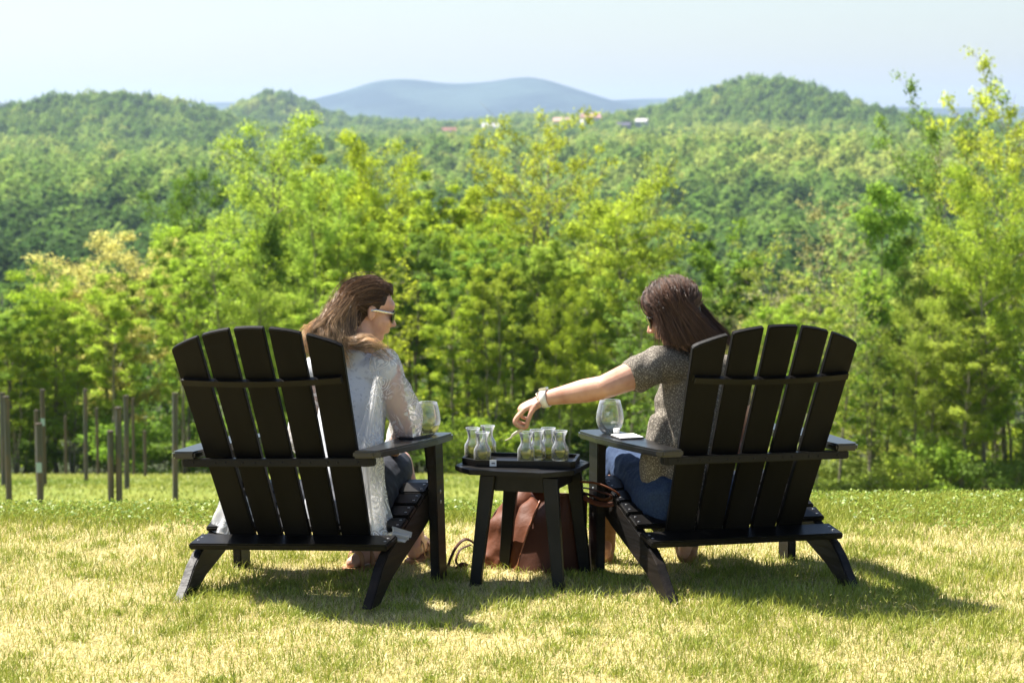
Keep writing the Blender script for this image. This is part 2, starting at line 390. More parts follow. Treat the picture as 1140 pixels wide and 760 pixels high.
# ------------------------------------------------------------------ trees as things
def tree_proto(H, cb, W, nl, leaf, shape='oval', trunks=1, r0=.11, lean=.02, sparse=.5, seed=0, limbs=30, up=.9, dens=None):
    """returns (trunk mesh, crown mesh); crown = leaves gathered in clumps along twigs"""
    rs = np.random.default_rng(seed); mb = MB(); tips = []
    def prof(t):
        if shape == 'oval': return math.sin(math.pi * (.13 + .70 * t)) ** .6
        if shape == 'cone': return max(.08, 1 - t) ** .8
        if shape == 'top': return .35 + .65 * math.sin(math.pi * min(1, t * .8 + .15))
        if shape == 'column': return .8 + .2 * math.sin(9 * t)
        return 1
    for k in range(trunks):
        a0 = rs.uniform(0, 6.28); sx = (trunks > 1) * .16 * W
        n = 14; t = np.linspace(0, 1, n)
        base = np.array([math.cos(a0), math.sin(a0), 0]) * .12 * (trunks > 1)
        dirv = np.array([math.cos(a0), math.sin(a0), 0]) * sx
        wob = np.cumsum(rs.normal(size=(n, 2)) * .012 * H / 3, axis=0)
        P = base + dirv * t[:, None] + np.column_stack([wob[:, 0] + lean * H * t, wob[:, 1], t * H * .94])
        rad = r0 * (1 - t * .9) ** .9 / (1 + .3 * (trunks > 1))
        mb.tube(P, rad, 7)
        nb = limbs // trunks
        for i in range(nb):
            tt = cb + (1 - cb) * ((i + rs.uniform(0, 1)) / nb) ** .9
            p0 = np.array([np.interp(tt, t, P[:, c]) for c in range(3)])
            a = i * 2.4 + rs.uniform(-.5, .5); tc = (tt - cb) / (1 - cb)
            L = W * .5 * prof(tc) * rs.uniform(.75, 1.12)
            rise = up * rs.uniform(.5, 1.1) * (.5 + .9 * tc)
            dv = np.array([math.cos(a), math.sin(a), rise]); dv /= np.linalg.norm(dv[:2])
            m = 6; s = np.linspace(0, 1, m)
            Q = p0 + dv * L * s[:, None] + np.column_stack([rs.normal(size=m), rs.normal(size=m), rs.normal(size=m)]) * .05 * L * s[:, None]
            Q[:, 2] -= .12 * L * s ** 2
            mb.tube(Q, max(.012, r0 * .34 * (1 - tt * .6)) * (1 - s * .8), 5)
            nt_ = max(3, int(L * 3.2))
            for j in range(nt_):
                sj = rs.uniform(.28, 1.0); q0 = np.array([np.interp(sj, s, Q[:, c]) for c in range(3)])
                d2 = rs.normal(size=3) * .7 + dv * .6; d2[2] += .25; d2 /= np.linalg.norm(d2)
                l2 = rs.uniform(.25, .6) * (.35 + .18 * L)
                q1 = q0 + d2 * l2
                mb.tube(np.array([q0, (q0 + q1) / 2 + rs.normal(size=3) * .03, q1]), [.011, .008, .004], 4, caps=False)
                tips.append((q1, .16 + .16 * l2)); tips.append(((q0 + q1) / 2, .15 + .14 * l2))
        tips.append((P[-1], .3)); tips.append((P[-2], .35))
    T = np.array([t_[0] for t_ in tips]); Rr = np.array([t_[1] for t_ in tips])
    wgt = rs.uniform(.2, 1, len(T)) ** (1 + sparse * 2) * Rr ** 1.5; wgt /= wgt.sum()
    ci = rs.choice(len(T), nl, p=wgt)
    rr = rs.normal(size=(nl, 3)); rr /= np.linalg.norm(rr, axis=1)[:, None]
    rad = Rr[ci] * rs.uniform(.2, 1.25, nl) ** .8 * (2.0 if sparse < .6 else 1.3)
    Pn = T[ci] + rr * rad[:, None] * np.array([1, 1, .75])
    Nn = rr * .5 + rs.normal(size=(nl, 3)) * .55 + np.array([0, 0, .5]); Nn /= np.linalg.norm(Nn, axis=1)[:, None]
    r2 = rs.normal(size=(nl, 3)); A = np.cross(Nn, r2); A /= np.linalg.norm(A, axis=1)[:, None]; B = np.cross(Nn, A)
    s = leaf * rs.uniform(.6, 1.35, (nl, 1)) * .5
    V = np.stack([Pn - A * s, Pn - B * s * .62 + Nn * s * .15, Pn + A * s, Pn + B * s * .62 + Nn * s * .15], 1).reshape(-1, 3)
    cl = rs.uniform(0, 1, len(T))[ci] * .45 + rs.uniform(0, 1, nl) * .55
    return mb.mesh('trunk', M_bark), npmesh('crown', V, np.arange(nl * 4).reshape(-1, 4), M_leaf, {'tint': np.repeat(cl, 4)})
NEARP = {
    'broad': [tree_proto(12, .22, 5.2, 25000, .122, 'oval', 1, .13, 0, .45, 1, 46), tree_proto(12, .2, 5.6, 25000, .122, 'oval', 2, .13, .02, .5, 2, 44)],
    'slim': [tree_proto(11, .34, 3.2, 14000, .115, 'oval', 1, .10, .02, .6, 3, 36, up=1.5), tree_proto(11, .30, 2.8, 12500, .115, 'oval', 2, .09, -.03, .65, 4, 38, up=1.7), tree_proto(11, .38, 3.6, 15000, .115, 'top', 1, .105, .0, .6, 5, 36, up=1.4), tree_proto(11, .26, 2.4, 10500, .112, 'column', 1, .085, .03, .7, 15, 40, up=1.3)],
    'cone': [tree_proto(8, .12, 3.6, 11000, .15, 'cone', 1, .09, 0, .3, 6, 44, up=.5)],
    'airy': [tree_proto(12, .40, 5.6, 11000, .115, 'oval', 1, .11, .02, .8, 7, 46), tree_proto(12, .45, 6.4, 11000, .115, 'oval', 2, .14, .05, .8, 8, 48)],
    'twiggy': [tree_proto(11, .25, 3.8, 2600, .14, 'oval', 1, .08, .03, .9, 9, 44), tree_proto(11, .3, 3.4, 2000, .14, 'oval', 2, .08, 0, 1.0, 10, 44)],
    'column': [tree_proto(11, .15, 1.9, 6500, .16, 'column', 1, .08, 0, .55, 12, 34)],
    'bush': [tree_proto(2.6, .02, 2.4, 3600, .13, 'top', 3, .03, 0, .3, 13, 24), tree_proto(2.4, .02, 3.0, 3600, .12, 'top', 4, .03, 0, .4, 14, 24)],
}
KCOL = {'yellow': (.35, .43, .075), 'lime': (.29, .385, .07), 'green': (.195, .295, .06), 'deep': (.12, .21, .04), 'pale': (.58, .54, .17), 'olive': (.31, .37, .09), 'brown': (.36, .345, .16)}
KWORD = {'yellow': 'yellow green', 'lime': 'lime green', 'green': 'fresh green', 'deep': 'deep green', 'pale': 'pale cream green', 'olive': 'olive', 'brown': 'brownish'}
def place_tree(p, H, W, kind, colk, name, label, cat, group, protos, baseH, baseW, cull=None):
    tm, cm = protos; baseH, baseW = measured(protos)
    e = empty(name, p, (0, 0, random.uniform(0, 6.28)))
    s = H / baseH; sw = W / baseW; e.scale = (sw, sw, s)
    t = obj('trunk', tm, e); c = obj('crown', cm, e)
    v = random.uniform(.85, 1.15); k = KCOL[colk]
    c.color = (k[0] * v * random.uniform(.92, 1.08), k[1] * v, k[2] * v * random.uniform(.8, 1.2), 1)
    return tag(e, label, cat, group)
def measured(pr):
    co = np.empty(len(pr[1].vertices) * 3); pr[1].vertices.foreach_get('co', co); co = co.reshape(-1, 3)
    return float(np.percentile(co[:, 2], 99.8)), float(2 * np.percentile(np.hypot(co[:, 0], co[:, 1]), 90))
BW = {'broad': (12, 5.2), 'slim': (11, 3.4), 'cone': (8, 2.0), 'airy': (12, 5.0), 'twiggy': (11, 3.6), 'column': (11, 2.0), 'bush': (2.5, 2.7)}
# hero trees: px, py of the top, width px, distance, kind, colour, label
HERO = [
 (300, 128, 135, 84, 'broad', 'yellow', 'tall yellow green tree, its top near the blue mountain, left of the dark haired woman'),
 (365, 168, 90, 88, 'slim', 'yellow', 'yellow green tree just right of the tallest yellow tree'),
 (425, 148, 110, 86, 'broad', 'yellow', 'rounded yellow green tree above the woman in sunglasses'),
 (478, 188, 80, 84, 'slim', 'lime', 'lime tree to the right of the rounded yellow tree above the sunglasses'),
 (208, 190, 80, 92, 'broad', 'deep', 'darker green tree behind the left edge of the tallest yellow tree'),
 (130, 262, 150, 76, 'broad', 'pale', 'pale cream green tree over the vineyard posts'),
 (60, 300, 95, 74, 'broad', 'lime', 'green tree at the left beneath the pale cream tree'),
 (12, 330, 80, 73, 'slim', 'green', 'green tree at the far left edge of the near wood'),
 (230, 262, 90, 78, 'slim', 'lime', 'lime tree right of the pale cream tree'),
 (305, 238, 60, 74, 'cone', 'green', 'small cone shaped dark green tree in front of the tallest yellow tree'),
 (545, 195, 95, 86, 'slim', 'lime', 'lime tree left of the thin high tree in the middle'),
 (605, 122, 125, 82, 'airy', 'yellow', 'thin high tree with airy crown and forked stems in the middle of the wood'),
 (690, 192, 125, 76, 'broad', 'lime', 'dense bright green tree above the reaching arm'),
 (742, 160, 60, 88, 'twiggy', 'olive', 'slender olive tree rising behind the dense bright green tree'),
 (520, 268, 90, 75, 'slim', 'green', 'green tree behind the gap between the two women'),
 (455, 240, 90, 77, 'slim', 'lime', 'lime tree directly behind the face of the woman in sunglasses'),
 (400, 250, 85, 75, 'slim', 'lime', 'lime tree behind the brown hair of the woman in sunglasses'),
 (600, 262, 85, 75, 'slim', 'lime', 'lime tree left of the dense bright green tree'),
 (800, 245, 75, 80, 'slim', 'green', 'green tree right of the head of the long haired woman'),
 (848, 262, 80, 78, 'twiggy', 'olive', 'bare looking olive tree above the right chair'),
 (905, 215, 85, 82, 'twiggy', 'brown', 'brownish budding tree above the right end of the right chair'),
 (975, 205, 58, 74, 'column', 'green', 'narrow column shaped green tree right of the right chair'),
 (1042, 84, 105, 78, 'airy', 'green', 'tall thin crowned green tree against the sky on the right'),
 (1120, 58, 120, 76, 'airy', 'yellow', 'tallest thin yellow tree against the sky at the right edge'),
 (1100, 185, 120, 72, 'broad', 'lime', 'leafy bright green tree below the thin trees at the right edge'),
 (1135, 235, 80, 75, 'slim', 'yellow', 'bright yellow green tree nearest the right edge'),
 (1035, 262, 90, 74, 'slim', 'olive', 'olive green tree right of the narrow column shaped tree'),
 (935, 285, 80, 72, 'twiggy', 'lime', 'sparse lime tree left of the narrow column shaped tree'),
 (870, 330, 80, 71, 'slim', 'lime', 'low lime tree just above the backrest of the right chair'),
 (770, 320, 70, 73, 'slim', 'green', 'low green tree behind the long haired woman'),
]
for (px, py, wp, d, kind, ck, lab) in HERO:
    g = atg(px, d); top = at(px, py, d).z; H = top - g.z
    bh, bw = BW[kind]
    place_tree(g, H, wp / FPX * d * (1.45 if kind == 'airy' else 1.12), kind, ck, {'cone': 'conifer_tree'}.get(kind, 'tree'), lab, 'tree', None, random.choice(NEARP[kind]), bh, bw)
# filling rows of slim woodland trees
row_spec = [(71.5, 1.7, 6.8, 'front'), (75, 1.9, 8.2, 'second'), (80, 2.3, 9.3, 'third'), (86, 3.0, 10.0, 'fourth'), (95, 3.6, 10.2, 'fifth'), (108, 4.6, 10.5, 'last')]
def skyline(px):   # topmost photo row filler trees may reach
    return np.interp(px, [-200, 0, 60, 120, 180, 240, 330, 430, 500, 540, 600, 680, 740, 790, 840, 900, 960, 1020, 1060, 1140, 1400], [345, 340, 318, 285, 255, 205, 180, 180, 215, 230, 235, 225, 280, 300, 315, 290, 270, 262, 250, 225, 190])
for (d, sp, Hm, rw) in row_spec:
    x = -d * .31
    while x < d * .31:
        xx = x + random.uniform(-.4, .4) * sp; y = d + random.uniform(-1.5, 1.5); px = 570 + xx / y * FPX
        g = Vector((xx, y, float(ground_z(xx, y))))
        maxH = at(px, float(skyline(px)) + random.uniform(0, 45), y).z - g.z
        H = min(Hm * random.uniform(.8, 1.15), maxH)
        if px > 720 and px < 1010: kind = random.choice(['twiggy', 'twiggy', 'slim', 'twiggy']); ck = random.choice(['olive', 'lime', 'brown', 'green', 'olive'])
        else: kind = random.choice(['slim', 'slim', 'slim', 'broad', 'twiggy']); ck = random.choice(['lime', 'lime', 'green', 'yellow', 'lime'] if px < 700 else ['lime', 'olive', 'green', 'yellow'])
        if H > 2.5:
            bh, bw = BW[kind]
            W = min(H * .34, 3.3) * random.uniform(.8, 1.2)
            side = 'left part' if px < 380 else ('middle part' if px < 760 else 'right part')
            place_tree(g, H, W, kind, ck, 'woodland_tree', '%s %s woodland tree in the %s row of the near wood, %s' % (KWORD[ck], {'broad': 'wide', 'slim': 'slim', 'twiggy': 'twiggy'}[kind], rw, side), 'tree', 'slim trees of the near wood', random.choice(NEARP[kind]), bh, bw)
        x += sp
# undergrowth bushes along the foot of the wood
for (yr, st, h0, h1) in ((70.4, 1.15, 1.0, 2.4), (74, 2.0, 1.2, 2.4), (79, 2.2, 1.8, 3.2), (90, 2.7, 3.4, 5.4)):
    x = -yr * .31
    while x < yr * .31:
        y = yr + random.uniform(-.5, 1.2); xx = x + random.uniform(-.4, .4)
        g = Vector((xx, y, float(ground_z(xx, y)) - .1)); px = 570 + xx / y * FPX
        if yr > 71 or random.random() < (.3 if px < 720 else .6):
            ck = random.choice(['green', 'lime', 'deep'] if px < 720 else ['lime', 'olive', 'green'])
            place_tree(g, random.uniform(h0, h1), random.uniform(1.6, 2.8) * st ** .6, 'bush', ck, 'bush', '%s bush in the undergrowth %s of the near wood, %s' % (KWORD[ck], 'at the foot' if yr < 71 else 'deeper inside', 'left part' if px < 380 else ('middle part' if px < 760 else 'right part')), 'bush', 'bushes in the undergrowth of the near wood', random.choice(NEARP['bush']), 2.5, 2.7)
        x += st

# mid-distance trees, coarser crowns
MIDP = [tree_proto(14, .2, 9, 2600, .55, 'oval', 1, .22, 0, .4, 20, 26), tree_proto(14, .15, 10, 2600, .6, 'top', 1, .22, 0, .45, 21, 26), tree_proto(14, .2, 8, 2200, .55, 'oval', 2, .2, 0, .5, 22, 24)]
def mid(px, d, H, W, ck, lab=None):
    g = atg(px, d); g.z -= .3
    if lab is None: lab = '%s tree in the valley wood beyond the near trees, %s' % (KWORD[ck], 'at the left' if px < 380 else ('in the middle' if px < 700 else 'at the right'))
    place_tree(g, H, W, 'broad', ck, 'valley_tree', lab, 'tree', 'trees of the valley wood', random.choice(MIDP), 14, 9)
for d, n in ((170, 16), (215, 20), (265, 24), (320, 26), (370, 28), (410, 30)):
    for i in range(n):
        px = -260 + (i + random.uniform(.1, .9)) / n * 1660
        ck = random.choice(['green', 'deep', 'deep', 'green', 'olive']) if px < 300 else random.choice(['green', 'deep', 'olive', 'lime'])
        H = random.uniform(9, 13)
        if d < 260 and px < 260: H = random.uniform(5, 7)
        if 820 < px < 930 and d > 300: continue
        mid(px, d + random.uniform(-18, 18), H, H * random.uniform(.65, .85), ck)
mid(88, 395, 13.5, 11, 'lime', 'rounded lime tree standing before the dark wood on the left')
mid(60, 400, 12, 9, 'green', 'green tree left of the rounded lime tree before the dark wood')

# bare earth clearing
cx, cyy = house_xy(873, 520)
n = 24; X = cx + 8 * np.cos(np.arange(n) / n * 6.28) * rng.uniform(.8, 1.1, n); Y = cyy + 20 * np.sin(np.arange(n) / n * 6.28)
V = np.column_stack([X, Y, ground_z(X, Y) + .4]); V = np.vstack([V, [cx, cyy, float(ground_z(cx, cyy)) + .6]])
F = np.array([[i, (i + 1) % n, n] for i in range(n)])
tag(obj('bare_earth_path', npmesh('clearing', V, F, principled('bare_earth', (.42, .27, .17), .95, .1, noise=(.4, 4, (.3, .2, .12), .4, .6, (1, 1, 1))))), kind='structure')

# ------------------------------------------------------------------ far houses
HC = [((.55, .5, .45), (.38, .17, .13), 'white walled house with a red roof'), ((.8, .78, .74), (.6, .58, .55), 'long white house with a pale roof'),
      ((.75, .6, .5), (.55, .36, .28), 'house with pinkish walls and orange roof'), ((.8, .75, .72), (.6, .33, .3), 'white house with a pink roof beside dark trees'), ((.5, .45, .42), (.1, .1, .13), 'house with a dark slate roof')]
M_glass_dark = principled('dark_window', (.03, .04, .05), .15, .8)
HLAB = ['small white walled house with red roof left of the long white house', 'long low white house on the ridge between red roof and middle tree', 'pinkish house with orange roof on the ridge above the airy middle tree',
        'large white house with pink roof on the ridge, right of the orange roof', 'dark roofed house on the ridge below the right hill', 'white house at the right end of the row below the right hill', 'small red roofed house on the far slope above the yellow trees at left', 'tiny dark roofed house lower on the slope in the middle']
for hi, (px, py, d, k, s) in enumerate(HOUSES):
    x, y = house_xy(px, d); z = float(ground_z(x, y)) + 5.0
    e = empty('house', (x, y, z), (0, 0, random.uniform(-.4, .4)))
    tag(e, HLAB[hi], 'house', 'houses on the far ridge')
    wc, rc, _ = HC[k]; Lx, Ly, Hh = s, s * .55, s * .36
    bm = bmesh.new(); box(bm, (0, 0, Hh / 2 - 6), (Lx, Ly, Hh + 12)); obj('wall', bm, e, principled('house_wall', wc, .8, .2, noise=(.6, 3, tuple(c * .85 for c in wc), .4, .6, (1, 1, 1))))
    bm = bmesh.new(); prism(bm, [(-Ly * .62, Hh - .1), (Ly * .62, Hh - .1), (0, Hh + s * .24)], lambda a, b, h: (h, a, b), -Lx * .54, Lx * .54)
    ro = obj('roof', bm, e, principled('house_roof', rc, .8, .2, noise=(1.2, 3, tuple(c * .7 for c in rc), .4, .6, (1, 1, 1))))
    bm = bmesh.new(); box(bm, (Lx * .25, 0, Hh + s * .22), (s * .06, s * .06, s * .2)); obj('chimney', bm, ro, principled('chimney_brick', (.35, .2, .15), .9, .2))
    for wi in range(3):
        bm = bmesh.new(); box(bm, ((wi - 1) * Lx * .3, -Ly / 2 - .02, Hh * .5), (Lx * .1, .1, Hh * .35)); obj('window', bm, e, M_glass_dark)
    if k in (3, 4): pass

# ------------------------------------------------------------------ vineyard posts
M_post = principled('post_steel', (.075, .07, .065), .7, .4, noise=(5, 4, (.2, .12, .075), .45, .7, (1, 1, .25)), bump=(40, .3, .004, (1, 1, .3)))
M_postb = principled('post_weathered', (.11, .085, .065), .85, .2, noise=(8, 5, (.08, .07, .065), .4, .65, (1, 1, .15)), bump=(30, .5, .006, (1, 1, .2)))
POSTS = [ (1, 437, 45, 0, 'tall grey vineyard post cut by the left edge of the photo'), (7, 441, 36, 0, 'thick tall vineyard post nearest the left edge'), (39.5, 456, 52, 1, 'thin weathered post behind the short post near the left'),
 (42, 471, 34, 0, 'short thick vineyard post with a pale blue mark'), (47, 433, 46, 1, 'tall post rising right behind the short post with the blue mark'), (71, 463, 68, 1, 'thin far post between the short marked post and the next tall post'),
 (93.5, 433, 54, 0, 'tall post standing free left of the group of three'), (107, 454, 68, 1, 'thin far post right of the tall free standing post'), (121, 479, 35, 0, 'short dark post, leftmost of the close group'),
 (130, 453, 35, 0, 'medium tall thick post in the middle of the close group'), (139, 440, 43, 0, 'tallest post of the close group, right of the middle one'), (147, 443, 68, 1, 'thin far post just right of the close group'),
 (160, 479, 64, 1, 'short far post between the close group and the left chair'), (193, 437, 40, 0, 'tall post just left of the left chair'), (203, 474, 72, 1, 'far thin post seen beside the left chair arm') ]
for (px, py, d, k, lab) in POSTS:
    g = atg(px, d); H = at(px, py, d).z - g.z
    e = empty('vineyard_post', g, (random.uniform(-.012, .012), random.uniform(-.012, .012), random.uniform(0, 3)))
    tag(e, lab, 'post', 'vineyard posts')
    r = (.049 if k == 0 else .045)
    bm = bmesh.new(); th = [(i + .5) / 8 * 2 * math.pi for i in range(8)]
    prism(bm, [(r * math.cos(t), r * math.sin(t)) for t in th], lambda a, b, h: (a, b, h), -.3, H - .03)
    obj('shaft', bm, e, M_post if k == 0 else M_postb)
    bm = bmesh.new(); prism(bm, [(r * 1.12 * math.cos(t), r * 1.12 * math.sin(t)) for t in th], lambda a, b, h: (a, b, h), H - .03, H, .006)
    obj('cap', bm, e, M_postb)
    if 'blue mark' in lab:
        bm = bmesh.new(); box(bm, (0, -r - .002, H - .62), (.08, .006, .14), bev=.002); p = obj('paint_mark', bm, e, principled('pale_blue_paint', (.35, .45, .5), .7)); p.rotation_euler[2] = -e.rotation_euler[2]

# ------------------------------------------------------------------ grass
M_grass = None
def grass_mat(name):
    m, nt, out = mat(name)
    a = N(nt, 'ShaderNodeAttribute', attribute_name='col')
    d = N(nt, 'ShaderNodeBsdfDiffuse', ins={0: a.outputs['Color']})
    t = N(nt, 'ShaderNodeBsdfTranslucent', ins={0: a.outputs['Color']})
    mx = N(nt, 'ShaderNodeMixShader', ins={0: .28, 1: d.outputs[0], 2: t.outputs[0]})
    g = N(nt, 'ShaderNodeBsdfGlossy', ins={0: (1, 1, 1, 1), 'Roughness': .45})
    m2 = N(nt, 'ShaderNodeMixShader', ins={0: .02, 1: mx.outputs[0], 2: g.outputs[0]})
    nt.links.new(m2.outputs[0], out.inputs[0]); return m
M_grass = grass_mat('grass_blade')
def blades(name, X, Y, h, wd, lean, col, label, off=0.0):
    n = len(X); Z = ground_z(X, Y) - .004 + off
    a = rng.uniform(0, 2 * np.pi, n); b = rng.uniform(0, 2 * np.pi, n)
    S = np.stack([np.cos(a), np.sin(a), np.zeros(n)], -1) * wd[:, None] * .5
    L = np.stack([np.cos(b), np.sin(b), np.zeros(n)], -1) * (h * lean)[:, None]
    P = np.stack([X, Y, Z], -1); U = np.stack([np.zeros(n), np.zeros(n), h], -1)
    V = np.stack([P - S, P + S, P + S * .75 + U * .55 + L * .35, P - S * .75 + U * .55 + L * .35, P + U * (1 - .25 * np.minimum(lean, 2))[:, None] + L], 1)
    V = V.reshape(-1, 3); i = np.arange(n)[:, None] * 5
    me = npmesh(name, V, [i + np.array([[0, 1, 2, 3]]), i + np.array([[3, 2, 4]])], M_grass, {'col': np.repeat(col, 5, axis=0)})
    return tag(obj(name, me), label, 'grass', kind='stuff')
def lawn(n, y0, y1, slope, margin):
    Y = rng.uniform(y0, y1, n); X = rng.uniform(-1, 1, n) * (slope * Y + margin); return X, Y
def mixcol(t, a, b): return np.array(a) * (1 - t[:, None]) + np.array(b) * t[:, None]
def lawn_cols(X, Y):
    n = len(X)
    g = fbm(X, Y, 1.1, 21) * .55 + fbm(X, Y, .28, 22) * .45
    band = np.exp(-((Y - 10.15) / .42) ** 2) * .13 + sstep(.5, 3, X) * np.exp(-((Y - 9.9) / .6) ** 2) * .08 - sstep(10.5, 10.9, Y) * .3
    green = sstep(.36, .62, 1.0 - g - band + rng.normal(size=n) * .13 - .085)
    straw = mixcol(rng.uniform(0, 1, n), (.60, .51, .20), (.80, .70, .35))
    grn = mixcol(rng.uniform(0, 1, n), (.20, .25, .03), (.44, .46, .08))
    pick = (rng.uniform(0, 1, n) < green * .85 + .06)
    return np.where(pick[:, None], grn, straw), pick, g
X, Y = lawn(250000, 7.0, 12.2, .222, .2)
X2, Y2 = lawn(70000, 6.6, 12.2, .222, 3.0)
X = np.concatenate([X, X2]); Y = np.concatenate([Y, Y2])
col, pk, g = lawn_cols(X, Y); n = len(X)
h = rng.uniform(.012, .036, n) * (1 + .8 * pk) * (1.35 - .6 * g) ; lean = np.where(pk, rng.uniform(.1, .9, n), rng.uniform(.5, 2.2, n))
blades('lawn_grass', X, Y, h, rng.uniform(.0022, .0042, n), lean, col, 'short dry and green lawn grass around the chairs')
# taller tufts
cxs = rng.uniform(-3, 3, 900); cys = rng.uniform(7.2, 11.4, 900); cw = rng.uniform(.015, .06, 900)
ex = np.array([(-1.28, 9.05, .07), (-1.22, 9.1, .05), (-.72, 8.62, .05), (-1.17, 8.78, .06), (.35, 9.3, .05), (1.05, 9.0, .05), (1.3, 9.1, .06), (.6, 8.2, .05), (-.3, 8.5, .05), (2.0, 10.3, .07), (1.5, 10.0, .06)])
cxs = np.concatenate([cxs, ex[:, 0], ex[:, 0] + .06]); cys = np.concatenate([cys, ex[:, 1], ex[:, 1] + .05]); cw = np.concatenate([cw, ex[:, 2], ex[:, 2]])
k = rng.integers(0, len(cxs), 52000); big = (k >= 900)
X = cxs[k] + rng.normal(size=len(k)) * cw[k]; Y = cys[k] + rng.normal(size=len(k)) * cw[k]; n = len(X)
blades('grass_tufts', X, Y, rng.uniform(.022, .052, n) * np.where(big, 1.35, 1), rng.uniform(.003, .005, n), rng.uniform(.15, 1.0, n), mixcol(rng.uniform(0, 1, n), (.17, .24, .03), (.42, .45, .07)), 'taller green grass tufts scattered in the lawn')
# leafy weeds along the brow
n = 60000; Y = rng.uniform(10.5, 12.4, n); X = rng.uniform(-1, 1, n) * 5.2
kp = (fbm(X, Y, .35, 31) + .25 * sstep(10.5, 11.1, Y) + .1 * sstep(-1, 2, X)) > .60; X, Y = X[kp], Y[kp]; n = len(X)
P = np.stack([X, Y, ground_z(X, Y) + rng.uniform(.005, .05, n)], -1)
Nn = np.stack([rng.normal(size=n) * .6, rng.normal(size=n) * .6, np.ones(n)], -1); Nn /= np.linalg.norm(Nn, axis=1)[:, None]
V, F = quads_at(P, Nn, rng.uniform(.008, .024, n), .7)
tag(obj('clover_weeds', npmesh('clover_weeds', V, F, M_grass, {'col': np.repeat(mixcol(rng.uniform(0, 1, n), (.11, .19, .022), (.27, .34, .05)), 4, axis=0)})), 'leafy green weeds along the brow of the lawn', 'weeds', kind='stuff')
n = 90000; Y = 13 + rng.uniform(0, 1, n) ** 1.3 * 57; X = rng.uniform(-.26, .26, n) * Y
tt = np.clip(fbm(X, Y, 6, 41) * 1.6 - .3 + rng.normal(size=n) * .15, 0, 1)
blades('meadow_grass', X, Y, rng.uniform(.04, .10, n), rng.uniform(.012, .022, n) * 1.4, rng.uniform(.3, 1.2, n), mixcol(tt, (.14, .22, .02), (.42, .42, .09)), 'blurred meadow grass on the slope below the lawn')

# ------------------------------------------------------------------ chairs
M_black = principled('black_paint', (.0035, .003, .0028), .42, .22, noise=(5, 5, (.009, .008, .007), .45, .75, (1, 1, 1)), bump=(60, .12, .002, (1, .25, 1)))
M_blackr = principled('black_rail_paint', (.006, .005, .0045), .5, .22, noise=(9, 5, (.02, .014, .010), .45, .7, (1, .15, 1)), bump=(24, .8, .006, (1, .12, 1.6)))
M_blacks = principled('black_slat_paint', (.0032, .0028, .0026), .6, .13, noise=(4, 5, (.008, .0072, .0065), .4, .75, (2, 1, .3)), bump=(50, .12, .002, (1, 1, .08)))
M_arm = principled('arm_paint', (.0045, .004, .004), .30, .6, noise=(5, 5, (.010, .009, .008), .45, .75, (1, 1, 1)), bump=(60, .15, .002, (1, .25, 1)))
M_screw = principled('screw_steel', (.6, .6, .58), .3, .5, Metallic=1.0)
ID = lambda a, b, h: (a, b, h)
LEAN, SL, BY, BZ = .459, .9236, .2276, .202
STUD = bpy.data.meshes.new('stud'); _b = bmesh.new(); bmesh.ops.create_uvsphere(_b, u_segments=8, v_segments=6, radius=1); _b.to_mesh(STUD); _b.free()
def stud(name, loc, sc, r, parent, m):
    if m.name not in STUDS:
        me = STUD.copy(); me.materials.append(m); STUDS[m.name] = me
    o = link(bpy.data.objects.new(name, STUDS[m.name]), parent); o.location = loc; o.scale = tuple(r * c for c in sc); return o
STUDS = {}
